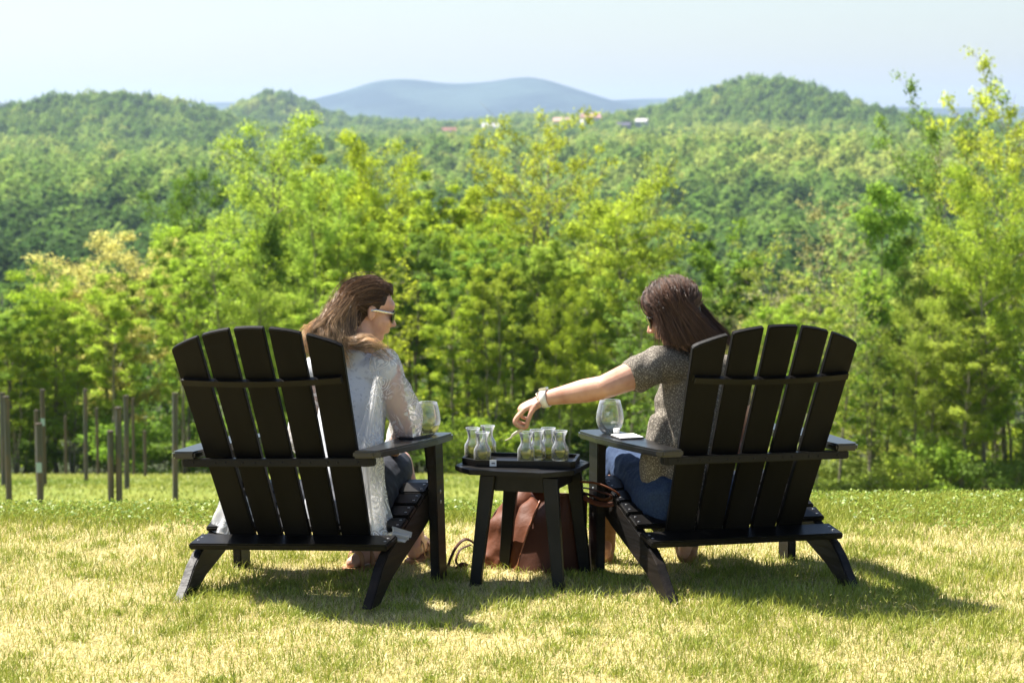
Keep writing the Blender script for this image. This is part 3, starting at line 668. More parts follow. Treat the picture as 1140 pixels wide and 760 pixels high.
def chair(name, label, pose):
    x0, y0, t, pt, rl, z0 = pose
    e = empty(name, (x0, y0, z0), (pt, -rl, -t)); tag(e, label, 'chair', 'black slatted garden chairs')
    # side rails (also the rear legs)
    prof = [(-.085, -.01), (.015, -.01), (.055, .012), (.16, .07), (.34, .135), (.52, .20), (.665, .262), (.69, .31), (.675, .352), (.64, .358), (.42, .282), (.22, .205), (.12, .165), (.06, .125), (-.01, .055)]
    for sx in (-1, 1):
        bm = bmesh.new(); prism(bm, prof, lambda a, b, h: (h, a, b), sx * .378 - .019, sx * .378 + .019, .004)
        obj('side_rail', bm, e, M_blackr)
        bm = bmesh.new(); box(bm, (sx * .4165, .628, .262), (.036, .095, .536), bev=.004); lg = obj('leg', bm, e, M_blackr)
        for zz in (.30, .34): stud('bolt', (sx * .4345, .628, zz), (.35, 1, 1), .007, lg, M_screw)
        # bracket under the arm
        bm = bmesh.new(); prism(bm, [(.60, .528), (.66, .528), (.655, .47), (.64, .43), (.62, .43)], lambda a, b, h: (h, a, b), sx * .392 - .011, sx * .392 + .005, .002)
        obj('arm_bracket', bm, e, M_black)
        # armrest
        o = [(.316, -.005), (.316, .25), (.300, .45), (.298, .70), (.306, .745), (.33, .764), (.42, .764), (.452, .75), (.466, .71), (.468, .52), (.455, .33), (.432, .12), (.418, .02), (.40, -.005)]
        bm = bmesh.new(); prism(bm, [(sx * a, b) for a, b in o], ID, .532, .560, .007); obj('armrest', bm, e, M_arm)
    # seat slats
    sb = bmesh.new()
    def slatbox(y, z, w, a, th=.022, nm='seat_slat'):
        bm = bmesh.new(); box(bm, (0, y, z), (.800, w, th), Matrix.Rotation(a, 3, 'X'), .005)
        o = obj(nm, bm, e, M_black)
        for sx in (-1, 1):
            for dx in (-.018, .018): stud('screw', (sx * .378, y + dx, z + th / 2 + dx * math.tan(a)), (1, 1, .35), .006, o, M_screw)
    ys = [.300, .395, .490, .585]
    for y in ys: slatbox(y, np.interp(y, [.22, .42, .64], [.208, .283, .361]) + .011, .086, .355)
    slatbox(.662, .366, .075, .12)
    slatbox(.158, .200, .125, .18, .025, 'rear_board')
    # fan of back slats
    dirv = Vector((0, -math.sin(LEAN), math.cos(LEAN))); nrm = Vector((0, math.cos(LEAN), math.sin(LEAN)))
    wb, wt = .2846, .3415
    def edge(k, s, side):   # k in 0..5 boundary index
        f = k / 2.5 - 1
        gap = .0055 + .005 * s / SL
        c = f * (wb + (wt - wb) * s / SL)
        return c + (gap if side > 0 else -gap) * (0 if k in (0, 5) else 1)
    def top(x): return SL - .098 * (abs(x) / wt) ** 2.0
    rr = random.Random(3)
    for k in range(5):
        l, r = [], []
        nseg = 7
        for i in range(nseg + 1):
            pass
        pts = [(edge(k, -.02, 1), -.02), (edge(k + 1, -.02, -1), -.02)]
        sR = top(edge(k + 1, SL, -1)); sL = top(edge(k, SL, 1))
        for i in range(6):
            ss = sR * (i + 1) / 6; pts.append((edge(k + 1, ss, -1), ss))
        a, b = edge(k + 1, sR, -1), edge(k, sL, 1)
        for i in range(1, 6):
            x = a + (b - a) * i / 6; pts.append((x, top(x)))
        for i in range(6):
            ss = sL * (6 - i) / 6; pts.append((edge(k, ss, 1), ss))
        off = rr.uniform(-.0012, .0012)
        bm = bmesh.new()
        prism(bm, pts, lambda a, b, h: tuple(Vector((a, BY, BZ)) + dirv * b + nrm * (h + .02 * (a / .3) ** 2)), -.011 + off, .011 + off, .003)
        sl = obj('back_slat', bm, e, M_blacks)
    # upper brace, curved board on the rear face, and lower brace carrying the arms
    bm = bmesh.new(); su = .70
    n = 14; xs = [-.315 + .63 * i / n for i in range(n + 1)]
    prism(bm, [(x, -.034 + .02 * (x / .3) ** 2 - .0 * x) for x in xs[::-1]] + [(xs[0] + .005, -.013 + .02)] + [(x, -.0125 + .02 * (x / .3) ** 2) for x in xs] , lambda a, b, h: tuple(Vector((a, BY, BZ)) + dirv * (su + h) + nrm * b), -.012, .012)
    obj('upper_brace', bm, e, M_black)
    ybr = BY - (.512 - BZ) * math.tan(LEAN)
    bm = bmesh.new()
    yb0 = ybr - .058
    prism(bm, [(-.373, yb0), (.373, yb0), (.385, yb0 + .012), (.385, yb0 + .045)] + [(x, ybr - .014 + .016 * (x / .3) ** 2 * (abs(x) < .32)) for x in (.32, .2, .1, 0, -.1, -.2, -.32)] + [(-.385, yb0 + .045), (-.385, yb0 + .012)], ID, .500, .5305, .004)
    br = obj('lower_brace', bm, e, M_black)
    for x in (-.33, -.24, -.2, -.13, -.08, -.02, .03, .10, .14, .21, .25, .33): stud('screw', (x, yb0 - .0005, .515), (1, .4, 1), .005, br, M_black)
    return e
PL = (-.8676, 8.9352, .2975, -.032, .0436, .012); PR = (.9355, 9.1152, -.3339, -.0178, -.011, .006)
CL = chair('garden_chair', 'black slatted garden chair on the left, holding the woman in the white lace top', PL)
CR = chair('garden_chair', 'black slatted garden chair on the right, holding the long haired woman in the grey blouse', PR)

# ------------------------------------------------------------------ side table, tray, carafes
tc = Vector((.075, 9.43, 0)); trot = -.30
M_tab = principled('black_table_paint', (.005, .0045, .004), .42, .25, noise=(6, 4, (.014, .013, .012), .4, .7, (1, 1, 1)), bump=(40, .1, .002, (1, .2, 1)))
T = empty('side_table', tc, (0, 0, trot)); tag(T, 'small black side table with splayed legs between the two chairs', 'table')
TZ = .457
oct_ = lambda hx, hy, c: [(-hx + c, -hy), (hx - c, -hy), (hx, -hy + c), (hx, hy - c), (hx - c, hy), (-hx + c, hy), (-hx, hy - c), (-hx, -hy + c)]
for i in range(4):
    y0 = -.225 + i * .1135
    def clipx(y): return .24 - max(0, abs(y) - .13) * 1.0
    pts = [(-clipx(y0), y0), (clipx(y0), y0), (clipx(y0 + .055), y0 + .055), (clipx(y0 + .109), y0 + .109), (-clipx(y0 + .109), y0 + .109), (-clipx(y0 + .055), y0 + .055)]
    bm = bmesh.new(); prism(bm, [(a - .035, b) for a, b in pts], ID, TZ - .019, TZ, .002); obj('top_board', bm, T, M_tab)
for sx in (-1, 1):
    bm = bmesh.new(); box(bm, (sx * .115, 0, TZ - .056), (.02, .28, .062), bev=.003); obj('apron', bm, T, M_tab)
    bm = bmesh.new(); box(bm, (0, sx * .145, TZ - .056), (.208, .02, .062), bev=.003); obj('apron', bm, T, M_tab)
    for sy in (-1, 1):
        bm = bmesh.new(); h_ = TZ - .026
        top_ = Vector((sx * .125, sy * .160, h_)); bot = Vector((sx * .170, sy * .19, -.02))
        for z_, c_ in ((1, top_), (0, bot)): pass
        lo = [bm.verts.new((bot.x + dx * .021, bot.y + dy * .013, bot.z)) for dx, dy in ((-1, -1), (1, -1), (1, 1), (-1, 1))]
        hi = [bm.verts.new((top_.x + dx * .030, top_.y + dy * .013, top_.z)) for dx, dy in ((-1, -1), (1, -1), (1, 1), (-1, 1))]
        bm.faces.new(lo[::-1]); bm.faces.new(hi)
        for i in range(4): bm.faces.new((lo[i], lo[(i + 1) % 4], hi[(i + 1) % 4], hi[i]))
        bmesh.ops.bevel(bm, geom=list(bm.edges), offset=.003, segments=1, affect='EDGES'); obj('leg', bm, T, M_tab)
TR = empty('serving_tray', (tc.x - .030, tc.y + .01, TZ + .001), (0, 0, trot + .18)); tag(TR, 'black wooden flight tray with a small white tag, lying on the side table', 'tray')
tp = [(-.235, -.05), (-.175, -.115), (.195, -.115), (.212, -.10), (.212, .10), (.195, .115), (-.175, .115), (-.235, .07)]
bm = bmesh.new(); prism(bm, tp, ID, 0, .012, .002); obj('base', bm, TR, M_black)
bm = bmesh.new(); inn = [(a * .945, b * .92) for a, b in tp]
for i in range(8):
    j = (i + 1) % 8
    q = [tp[i], tp[j], inn[j], inn[i]]
    prism(bm, q, ID, .0125, .026)
obj('rim', bm, TR, M_tab)
M_white = principled('white_card', (.8, .8, .78), .6)
bm = bmesh.new(); box(bm, (-.105, -.1165, .0155), (.026, .002, .024)); tagm = obj('tag', bm, TR, M_white)
bm = bmesh.new(); box(bm, (-.104, -.118, .0155), (.013, .001, .005)); obj('tag_print', bm, tagm, principled('grey_print', (.12, .12, .14), .6))

def glass_mat(name, tint=(1, 1, 1)):
    m, nt, out = mat(name)
    g = N(nt, 'ShaderNodeBsdfGlass', ins={'Color': rgba(tint), 'Roughness': 0.0, 'IOR': 1.47})
    t = N(nt, 'ShaderNodeBsdfTransparent', ins={0: (.97, .98, .975, 1)})
    fr = N(nt, 'ShaderNodeFresnel', ins={0: 1.55})
    gl = N(nt, 'ShaderNodeBsdfGlossy', ins={0: (1, 1, 1, 1), 'Roughness': .02})
    mx = N(nt, 'ShaderNodeMixShader', ins={0: .9, 1: g.outputs[0], 2: t.outputs[0]})
    mx2 = N(nt, 'ShaderNodeMixShader', ins={0: fr.outputs[0], 1: mx.outputs[0], 2: gl.outputs[0]})
    lw = N(nt, 'ShaderNodeLayerWeight', ins={0: .25}); pw = N(nt, 'ShaderNodeMath', operation='MULTIPLY', ins={0: lw.outputs['Facing'], 1: .34})  # whitens grazing edges in the material, standing in for sun glints
    tl = N(nt, 'ShaderNodeBsdfTranslucent', ins={0: (.95, .97, 1, 1)}); df = N(nt, 'ShaderNodeBsdfDiffuse', ins={0: (.95, .97, 1, 1)}); td = N(nt, 'ShaderNodeMixShader', ins={0: .5, 1: tl.outputs[0], 2: df.outputs[0]})
    mx3 = N(nt, 'ShaderNodeMixShader', ins={0: pw.outputs[0], 1: mx2.outputs[0], 2: td.outputs[0]})
    nt.links.new(mx3.outputs[0], out.inputs[0]); return m
M_glass = glass_mat('clear_glass')
def liquid_mat(name, col):
    m, nt, out = mat(name)
    g = N(nt, 'ShaderNodeBsdfGlass', ins={'Color': rgba(col), 'Roughness': 0.0, 'IOR': 1.33})
    t = N(nt, 'ShaderNodeBsdfTransparent', ins={0: rgba(col)})
    mx = N(nt, 'ShaderNodeMixShader', ins={0: .85, 1: g.outputs[0], 2: t.outputs[0]})
    tl = N(nt, 'ShaderNodeBsdfTranslucent', ins={0: rgba(tuple(c * .95 for c in col))}); m3 = N(nt, 'ShaderNodeMixShader', ins={0: .36, 1: mx.outputs[0], 2: tl.outputs[0]})  # translucent share puts the glow of sun caustics into the liquid's colour
    nt.links.new(m3.outputs[0], out.inputs[0]); return m
M_wine = liquid_mat('pale_wine', (.95, .92, .48)); M_wine2 = liquid_mat('clear_water', (.96, .98, .985))
def carafe(loc, lab, fill, liq):
    e = empty('carafe', loc, (0, 0, random.uniform(0, 6))); tag(e, lab, 'carafe', 'small glass carafes on the tray')
    o = [(.001, 0), (.030, 0), (.033, .003), (.0335, .044), (.0320, .051), (.0225, .068), (.0195, .078), (.0215, .094), (.0285, .114), (.0295, .115), (.0290, .1165)]
    i = [(.0265, .1125), (.0197, .094), (.0177, .078), (.0205, .067), (.0300, .050), (.0315, .043), (.031, .006), (.001, .005)]
    V, F = lathe(o + i, 28); obj('glass_body', npmesh('glass_body', V, F, M_glass, None, True), e)
    if fill: 
        V, F = lathe([(.001, .0065), (.0303, .0065), (.0308, .045 * fill), (.001, .045 * fill)], 28); obj('wine', npmesh('wine', V, F, liq, None, True), e)
def ontray(px, d): p = at(px, 480, d); p.z = TZ + .0135; return p
for px, d, lab in ((526.5, 9.53, 'glass carafe at the left end of the tray, furthest back of the left trio'), (537, 9.40, 'glass carafe with pale wine, nearest of the left trio on the tray'), (543, 9.60, 'glass carafe behind the nearest one of the left trio'),
                   (585.5, 9.40, 'glass carafe first from the left in the row of four under the hand'), (598, 9.47, 'second glass carafe from the left in the row of four'), (610.5, 9.53, 'third glass carafe from the left in the row of four'), (623.5, 9.44, 'glass carafe at the right end of the tray, last in the row of four')):
    carafe(ontray(px, d), lab, random.uniform(.7, 1.15), M_wine)
def tumbler(loc, lab, liq, s=1.0):
    e = empty('wine_glass', loc); tag(e, lab, 'wine glass'); e.scale = (s, s, s)
    o = [(.001, 0), (.024, 0), (.030, .003), (.043, .020), (.0505, .042), (.052, .058), (.049, .082), (.043, .106), (.0385, .122), (.0378, .1235)]
    i = [(.0368, .122), (.0415, .105), (.0475, .082), (.0503, .058), (.049, .042), (.0415, .021), (.029, .007), (.001, .005)]
    V, F = lathe(o + i, 40); obj('bowl', npmesh('bowl', V, F, M_glass, None, True), e)
    V, F = lathe([(.001, .0055), (.028, .0078), (.0405, .0215), (.047, .037), (.001, .037)], 40); obj('wine', npmesh('wine', V, F, liq, None, True), e)
def arm_pt(pose, X, Y, dz=0):
    x0, y0, t, pt, rl, z0 = pose
    return Matrix.Translation((x0, y0, z0)) @ Matrix.Rotation(-t, 4, 'Z') @ Matrix.Rotation(-rl, 4, 'Y') @ Matrix.Rotation(pt, 4, 'X') @ Vector((X, Y, .561 + dz))
tumbler(arm_pt(PL, .375, .665), 'stemless wine glass with a little white wine on the arm of the left chair', M_wine, 1.02)
tumbler(arm_pt(PR, -.375, .60), 'stemless wine glass standing on the arm of the right chair', M_wine2, 1.06)
# phone on the left arm, napkin and small cube on the right arm
e = empty('phone', arm_pt(PL, .385, .50), (0, -.0436, -.55)); tag(e, 'dark phone lying flat on the arm of the left chair beside the wine glass', 'phone')
bm = bmesh.new(); box(bm, (0, 0, .005), (.07, .14, .009), bev=.003); obj('case', bm, e, principled('phone_case', (.012, .012, .014), .3))
bm = bmesh.new(); box(bm, (0, 0, .0101), (.062, .13, .0012)); obj('screen', bm, e, principled('phone_glass', (.01, .012, .02), .05, .9))
e = empty('coaster', arm_pt(PR, -.37, .43), (0, -.011, .3)); tag(e, 'square white slate edged coaster on the arm of the right chair', 'coaster')
bm = bmesh.new(); box(bm, (0, 0, .003), (.10, .12, .005), bev=.002); obj('pad', bm, e, principled('dark_edge', (.05, .045, .04), .6))
bm = bmesh.new(); box(bm, (0, 0, .0068), (.095, .115, .0025), bev=.001); obj('cover', bm, e, M_white)
e = empty('paper_cup', arm_pt(PR, -.385, .505, .0)); tag(e, 'tiny white cup between the coaster and the glass on the right chair', 'cup')
V, F = lathe([(.001, 0), (.0105, 0), (.013, .028), (.0122, .028), (.0100, .002), (.001, .002)], 20); obj('cup_body', npmesh('cup_body', V, F, M_white, None, True), e)

# ------------------------------------------------------------------ bodies: overlapping volumes fused into one continuous surface
def ell(c, r, M=None, seg=20):
    bm = bmesh.new(); bmesh.ops.create_uvsphere(bm, u_segments=seg, v_segments=seg // 2 + 2, radius=1)
    T_ = Matrix.Translation(Vector(c)) @ (M.to_4x4() if M else Matrix()) @ Matrix.Diagonal((*r, 1))
    V = np.array([tuple(T_ @ v.co) for v in bm.verts]); q = [[v.index for v in f.verts] for f in bm.faces]; bm.free()
    return V, q
def limb(P, r, k=16, flat=None, up=None, n=None):
    """closed rounded tube through P with radii r"""
    P = [np.array(p, float) for p in P]; n = n or max(6, 5 * len(P))
    Q = catmull(P, n) if len(P) > 2 else np.linspace(P[0], P[-1], n)
    t = np.linspace(0, len(P) - 1, n); rr = np.interp(t, np.arange(len(P)), r)
    d0 = Q[0] - Q[1]; d0 /= np.linalg.norm(d0); d1 = Q[-1] - Q[-2]; d1 /= np.linalg.norm(d1)
    Qs = np.vstack([Q[0] + d0 * rr[0] * .85, Q[0] + d0 * rr[0] * .5, Q, Q[-1] + d1 * rr[-1] * .5, Q[-1] + d1 * rr[-1] * .85])
    rs = np.concatenate([[rr[0] * .4, rr[0] * .85], rr, [rr[-1] * .85, rr[-1] * .4]])
    V, F, T_ = tube(Qs, rs, k, True, flat, up)
    return V, [list(f) for f in F] + [list(f) for f in T_]
def fuse(name, parts, m, voxel=.005, sm=4, parent=None, disp=None):
    vs, fs, o = [], [], 0
    for V, q in parts:
        vs += [tuple(v) for v in V]; fs += [[i + o for i in f] for f in q]; o += len(V)
    me = bpy.data.meshes.new('tmp'); me.from_pydata(vs, [], fs); me.validate()
    t = bpy.data.objects.new('tmp', me); C.objects.link(t)
    r = t.modifiers.new('r', 'REMESH'); r.mode = 'VOXEL'; r.voxel_size = voxel; r.use_smooth_shade = True
    s_ = t.modifiers.new('s', 'SMOOTH'); s_.iterations = sm; s_.factor = .5
    dg = bpy.context.evaluated_depsgraph_get(); me2 = bpy.data.meshes.new_from_object(t.evaluated_get(dg))
    bpy.data.objects.remove(t); bpy.data.meshes.remove(me); me2.name = name
    if disp:
        n = len(me2.vertices); co = np.empty(n * 3); me2.vertices.foreach_get('co', co); co = co.reshape(-1, 3)
        no = np.empty(n * 3); me2.vertices.foreach_get('normal', no); no = no.reshape(-1, 3)
        co = disp(co, no); me2.vertices.foreach_set('co', co.ravel()); me2.update()
    me2.materials.clear(); me2.materials.append(m)
    o = obj(name, me2, parent); smooth(o); return o
def folds(amp, s, ax=(1, 1, .35), seed=0):
    def f(co, no):
        p = co * np.array(ax) / s
        v = vnoise(p[:, 0] + p[:, 1] * .5, p[:, 2] + p[:, 1] * .6, 1, seed) - .5 + .5 * (vnoise(p[:, 0] * 2.3 + 7 - p[:, 1], p[:, 2] * 2.1 + p[:, 1], 1, seed + 3) - .5)
        return co + no * (v * amp * 2)[:, None]
    return f
def skin_mat(name, c, c2):
    m = principled(name, c, .45, .4, noise=(14, 4, c2, .35, .7, (1, 1, 1)), bump=(160, .15, .002, (1, 1, 1)))
    b = [n for n in m.node_tree.nodes if n.type == 'BSDF_PRINCIPLED'][0]
    b.inputs['Subsurface Weight'].default_value = .15; b.inputs['Subsurface Radius'].default_value = (.02, .008, .004); b.inputs['Subsurface Scale'].default_value = .5
    return m
M_skin = skin_mat('skin_fair', (.66, .40, .29), (.56, .29, .20)); M_skin2 = skin_mat('skin_warm', (.64, .37, .26), (.48, .23, .15))
def frame(yaw, pitch, roll=0):
    """yaw: 0 faces +Y, positive turns right (+X); pitch positive looks down; columns R,F,U"""
    M = Matrix.Rotation(-yaw, 3, 'Z') @ Matrix.Rotation(-pitch, 3, 'X') @ Matrix.Rotation(roll, 3, 'Y')
    return M
def head_parts(c, M, s=1.0, ears=True):
    """local axes x=right y=front z=up; origin at eye level in the head's middle"""
    def L(p): return np.array(c) + np.array(M @ Vector(p)) * s
    E_ = lambda p, r: ell(L(p), [q * s for q in r], M)
    P = [E_((0, -.012, .034), (.074, .094, .082)), E_((0, .030, -.022), (.058, .062, .078)), E_((0, .052, -.088), (.024, .026, .020)), E_((0, .02, -.07), (.046, .05, .035)),
         E_((0, .062, .038), (.052, .028, .030)), E_((.03, .070, .020), (.022, .014, .008)), E_((-.03, .070, .020), (.022, .014, .008)),
         E_((.036, .055, -.022), (.024, .026, .024)), E_((-.036, .055, -.022), (.024, .026, .024)),
         E_((.029, .074, .002), (.013, .010, .009)), E_((-.029, .074, .002), (.013, .010, .009)),
         limb([L((0, .082, .012)), L((0, .096, -.012)), L((0, .107, -.028))], [.007 * s, .008 * s, .0095 * s], 10),
         E_((.010, .094, -.032), (.008, .010, .007)), E_((-.010, .094, -.032), (.008, .010, .007)),
         E_((0, .083, -.052), (.021, .012, .0055)), E_((0, .081, -.062), (.018, .012, .006)), E_((0, .076, -.045), (.02, .012, .012)),
         E_((.074, -.012, -.004), (.007, .017, .028)), E_((-.074, -.012, -.004), (.007, .017, .028)), E_((.078, -.020, .006), (.005, .012, .018)), E_((-.078, -.020, .006), (.005, .012, .018))]
    return (P if ears else P[:-4]), L
def finger(base, d, nrm, lens, bend, r):
    """chain of three bones curling towards nrm"""
    P = [np.array(base)]; d = np.array(d, float); d /= np.linalg.norm(d); nrm = np.array(nrm, float); nrm = nrm - d * (nrm @ d); nrm /= np.linalg.norm(nrm); a = 0
    for l, b in zip(lens, bend):
        a += b; P.append(P[-1] + (d * math.cos(a) + nrm * math.sin(a)) * l)
    return limb(P, [r, r * .95, r * .88, r * .72], 10, n=14), P
def hand_parts(wrist, d, palm, side, bends, s=1.0, spread=.05):
    """d: direction of the palm, palm: where the palm faces, side: +1 thumb on cross(d,palm)"""
    d = Vector(d).normalized(); palm = Vector(palm); palm = (palm - d * palm.dot(d)).normalized(); lat = d.cross(palm) * side
    w = Vector(wrist); P = []
    Mx = Matrix((lat, d, palm)).transposed()
    P.append(ell(w + d * .045 * s, (.036 * s, .050 * s, .014 * s), Mx)); P.append(ell(w + d * .065 * s, (.038 * s, .028 * s, .012 * s), Mx)); P.append(ell(w + d * .015 * s, (.027 * s, .03 * s, .017 * s), Mx))
    P.append(ell(w + d * .035 * s + lat * .022 * s + palm * .008 * s, (.014 * s, .028 * s, .013 * s), Mx))
    Ls = [(.040, .024, .020), (.045, .028, .021), (.041, .026, .021), (.032, .019, .018)]; tips = []
    for k in range(4):
        x = (.029 - .0195 * k) * s; b = w + d * (.082 - .004 * abs(k - 1)) * s + lat * x
        dd = d + lat * (1.5 - k) * spread
        f, pts_ = finger(tuple(b - d * .012 * s), tuple(dd), tuple(palm), [l * s + (.012 * s if i == 0 else 0) for i, l in enumerate(Ls[k])], bends[k], (.0088 - .0005 * k) * s); P.append(f); tips.append(pts_)
    tb = w + d * .022 * s + lat * .028 * s
    td = (lat * .45 + d * .95 + palm * .40).normalized()
    f, pts_ = finger(tuple(tb), tuple(td), tuple(palm - lat * .6), [.040 * s, .030 * s, .024 * s], bends[4], .0098 * s); P.append(f); tips.append(pts_)
    return P, tips
def A3(px, py, d): return np.array(at(px, py, d))

# ------------------------------------------------------------------ hair
def hair_mat(name, dark, mid_, tip):
    m, nt, out = mat(name)
    a = N(nt, 'ShaderNodeAttribute', attribute_name='tint'); b_ = N(nt, 'ShaderNodeAttribute', attribute_name='along')
    c = ramp(nt, b_.outputs['Fac'], [(0, dark), (.45, mid_), (1, tip)])
    c = mixc(nt, a.outputs['Fac'], mixc(nt, 1.0, c, (.35, .32, .30), 'MULTIPLY'), mixc(nt, 1.0, c, (2.1, 2.0, 1.9), 'MULTIPLY'))
    p = N(nt, 'ShaderNodeBsdfPrincipled', ins={'Base Color': c, 'Roughness': .38, 'Specular IOR Level': .5})
    t = N(nt, 'ShaderNodeBsdfTranslucent', ins={0: c})
    mx = N(nt, 'ShaderNodeMixShader', ins={0: .18, 1: p.outputs[0], 2: t.outputs[0]})
    nt.links.new(mx.outputs[0], out.inputs[0]); return m
def make_hair(name, guides, m, parent, per=26, r=.0011, seed=1, nseg=16, wave=0.0, wfreq=5, spread=(.012, .008)):
    """guides: list of polylines; every guide grows a lock of strands converging to its tip"""
    rs = np.random.default_rng(seed); V, F, al, ti = [], [], [], []; o = 0
    k = 3; th = np.arange(k) / k * 2 * np.pi
    for g in guides:
        G = catmull(g, nseg); t = np.linspace(0, 1, nseg); base_t = rs.uniform(.0, .9)
        ph = rs.uniform(0, 6.28); L = np.linalg.norm(np.diff(G, axis=0), axis=1).sum()
        T_ = np.gradient(G, axis=0); T_ /= np.linalg.norm(T_, axis=1)[:, None] + 1e-9
        a = np.cross(T_, [0.3, 1, .2]); a /= np.linalg.norm(a, axis=1)[:, None] + 1e-9; b = np.cross(T_, a)
        wv = wave * sstep(.25, .8, t)
        G2 = G + a * (wv * np.sin(t * L / .25 * wfreq + ph))[:, None] + b * (wv * np.cos(t * L / .25 * wfreq + ph))[:, None]
        for i in range(per):
            u, v = rs.normal(size=2); sp_ = spread[0] * (1 - t) + spread[1] * t
            fr = rs.normal(size=2) * .0025 * sstep(.4, 1, t)[:, None]
            P = G2 + a * (u * sp_)[:, None] + b * (v * sp_)[:, None] + a * fr[:, :1] + b * fr[:, 1:]
            cut = int(nseg * rs.uniform(.82, 1.001)); P = P[:max(cut, 6)]; n = len(P); tt = t[:n]
            rr = r * (1 - .75 * sstep(.6, 1, np.linspace(0, 1, n))) * rs.uniform(.7, 1.3)
            A, B = a[:n], b[:n]
            Vx = P[:, None] + rr[:, None, None] * (np.cos(th)[None, :, None] * A[:, None] + np.sin(th)[None, :, None] * B[:, None])
            V.append(Vx.reshape(-1, 3)); ii = np.arange(n - 1)[:, None] * k; j = np.arange(k)[None]
            F.append(np.stack([ii + j, ii + (j + 1) % k, ii + k + (j + 1) % k, ii + k + j], -1).reshape(-1, 4) + o); o += n * k
            al.append(np.repeat(tt, k)); ti.append(np.full(n * k, np.clip(base_t + rs.normal() * .22, 0, 1)))
    return obj(name, npmesh(name, np.vstack(V), np.vstack(F), m, {'along': np.concatenate(al), 'tint': np.concatenate(ti)}, True), parent)

# ================================================================== woman on the left
LW = empty('person', arm_pt(PL, .05, .40, -.561)); tag(LW, 'woman in white lace top and sunglasses with wavy hair, sitting in the left chair', 'person', 'two women tasting wine')
PLI = LW.location.copy()
def W0(o):   # children are built in world coordinates
    o.matrix_parent_inverse = Matrix.Translation(-PLI) if o.parent is LW else Matrix.Translation(-PRI); return o
hc = A3(412, 347, 9.42); HM = frame(R(72), R(14))
hp, HL = head_parts(hc, HM, 1.0)
neck = A3(399, 398, 9.38); chest = A3(393, 448, 9.36); pelv = A3(384, 552, 9.30)
sR = A3(432, 412, 9.33); sLf = A3(352, 414, 9.45)
eR = A3(449, 480, 9.36); wR = A3(436, 505, 9.60); eL = A3(338, 490, 9.50); wL = A3(392, 512, 9.72)
hipR = A3(405, 556, 9.28); hipL = A3(358, 560, 9.38); kR = A3(444, 516, 9.76); kL = A3(392, 522, 9.86)
aR = A3(463, 604, 9.82); aL = A3(420, 618, 9.70)
HR, _ = hand_parts(wR, np.array(at(424, 512, 9.68)) - wR, (.1, .2, -1), -1, [(.4, .5, .3)] * 4 + [(.2, .2, .2)], .92)
HLp, _ = hand_parts(wL, np.array(at(404, 516, 9.76)) - wL, (-.1, .2, -1), 1, [(.4, .5, .3)] * 4 + [(.2, .2, .2)], .92)
def foot(ank, toe, r=.04):
    ank = np.array(ank); toe = np.array(toe); d = toe - ank
    heel = ank - np.array([d[0], d[1], 0]) / np.linalg.norm(d[:2]) * .035; heel[2] = toe[2] + .012
    return [limb([heel, (heel + toe) / 2 + [0, 0, .018], toe], [.030, .036, .026], 14, up=[0, 0, 1]), limb([ank + [0, 0, .03], heel + [0, 0, .02]], [.036, .030]), limb([ank, (ank + toe) / 2 + [0, 0, .01]], [.036, .03])]
tR = A3(476, 606, 9.99); tR[2] = .035; tL = A3(392, 634, 9.60); tL[2] = .035
aR[2] = max(aR[2], .085); aL[2] = .08
body = hp + [limb([neck + (chest - neck) * .1, hc + np.array(HM @ Vector((0, -.02, -.05)))], [.052, .050], 16),
  limb([neck, chest, (chest + pelv) / 2, pelv], [.07, .115, .105, .13], 20, flat=(1.0, .78), up=[1, -.25, 0]),
  limb([neck * .6 + chest * .4, sR], [.06, .052]), limb([neck * .6 + chest * .4, sLf], [.06, .052]), limb([hipL, hipR], [.11, .11]),
  limb([sR, (sR + eR) / 2, eR], [.050, .044, .037]), limb([eR, wR], [.037, .026]), limb([sLf, (sLf + eL) / 2, eL], [.050, .044, .037]), limb([eL, wL], [.037, .026]),
  limb([hipR, (hipR + kR) / 2, kR], [.10, .082, .058]), limb([hipL, (hipL + kL) / 2, kL], [.10, .082, .058]),
  limb([kR, kR * .65 + aR * .35 + [0, -.02, 0], aR], [.056, .056, .034]), limb([kL, kL * .65 + aL * .35 + [0, -.02, 0], aL], [.056, .056, .034])] + foot(aR, tR) + foot(aL, tL) + HR + HLp
W0(fuse('body', body, M_skin, .0045, 3, LW))
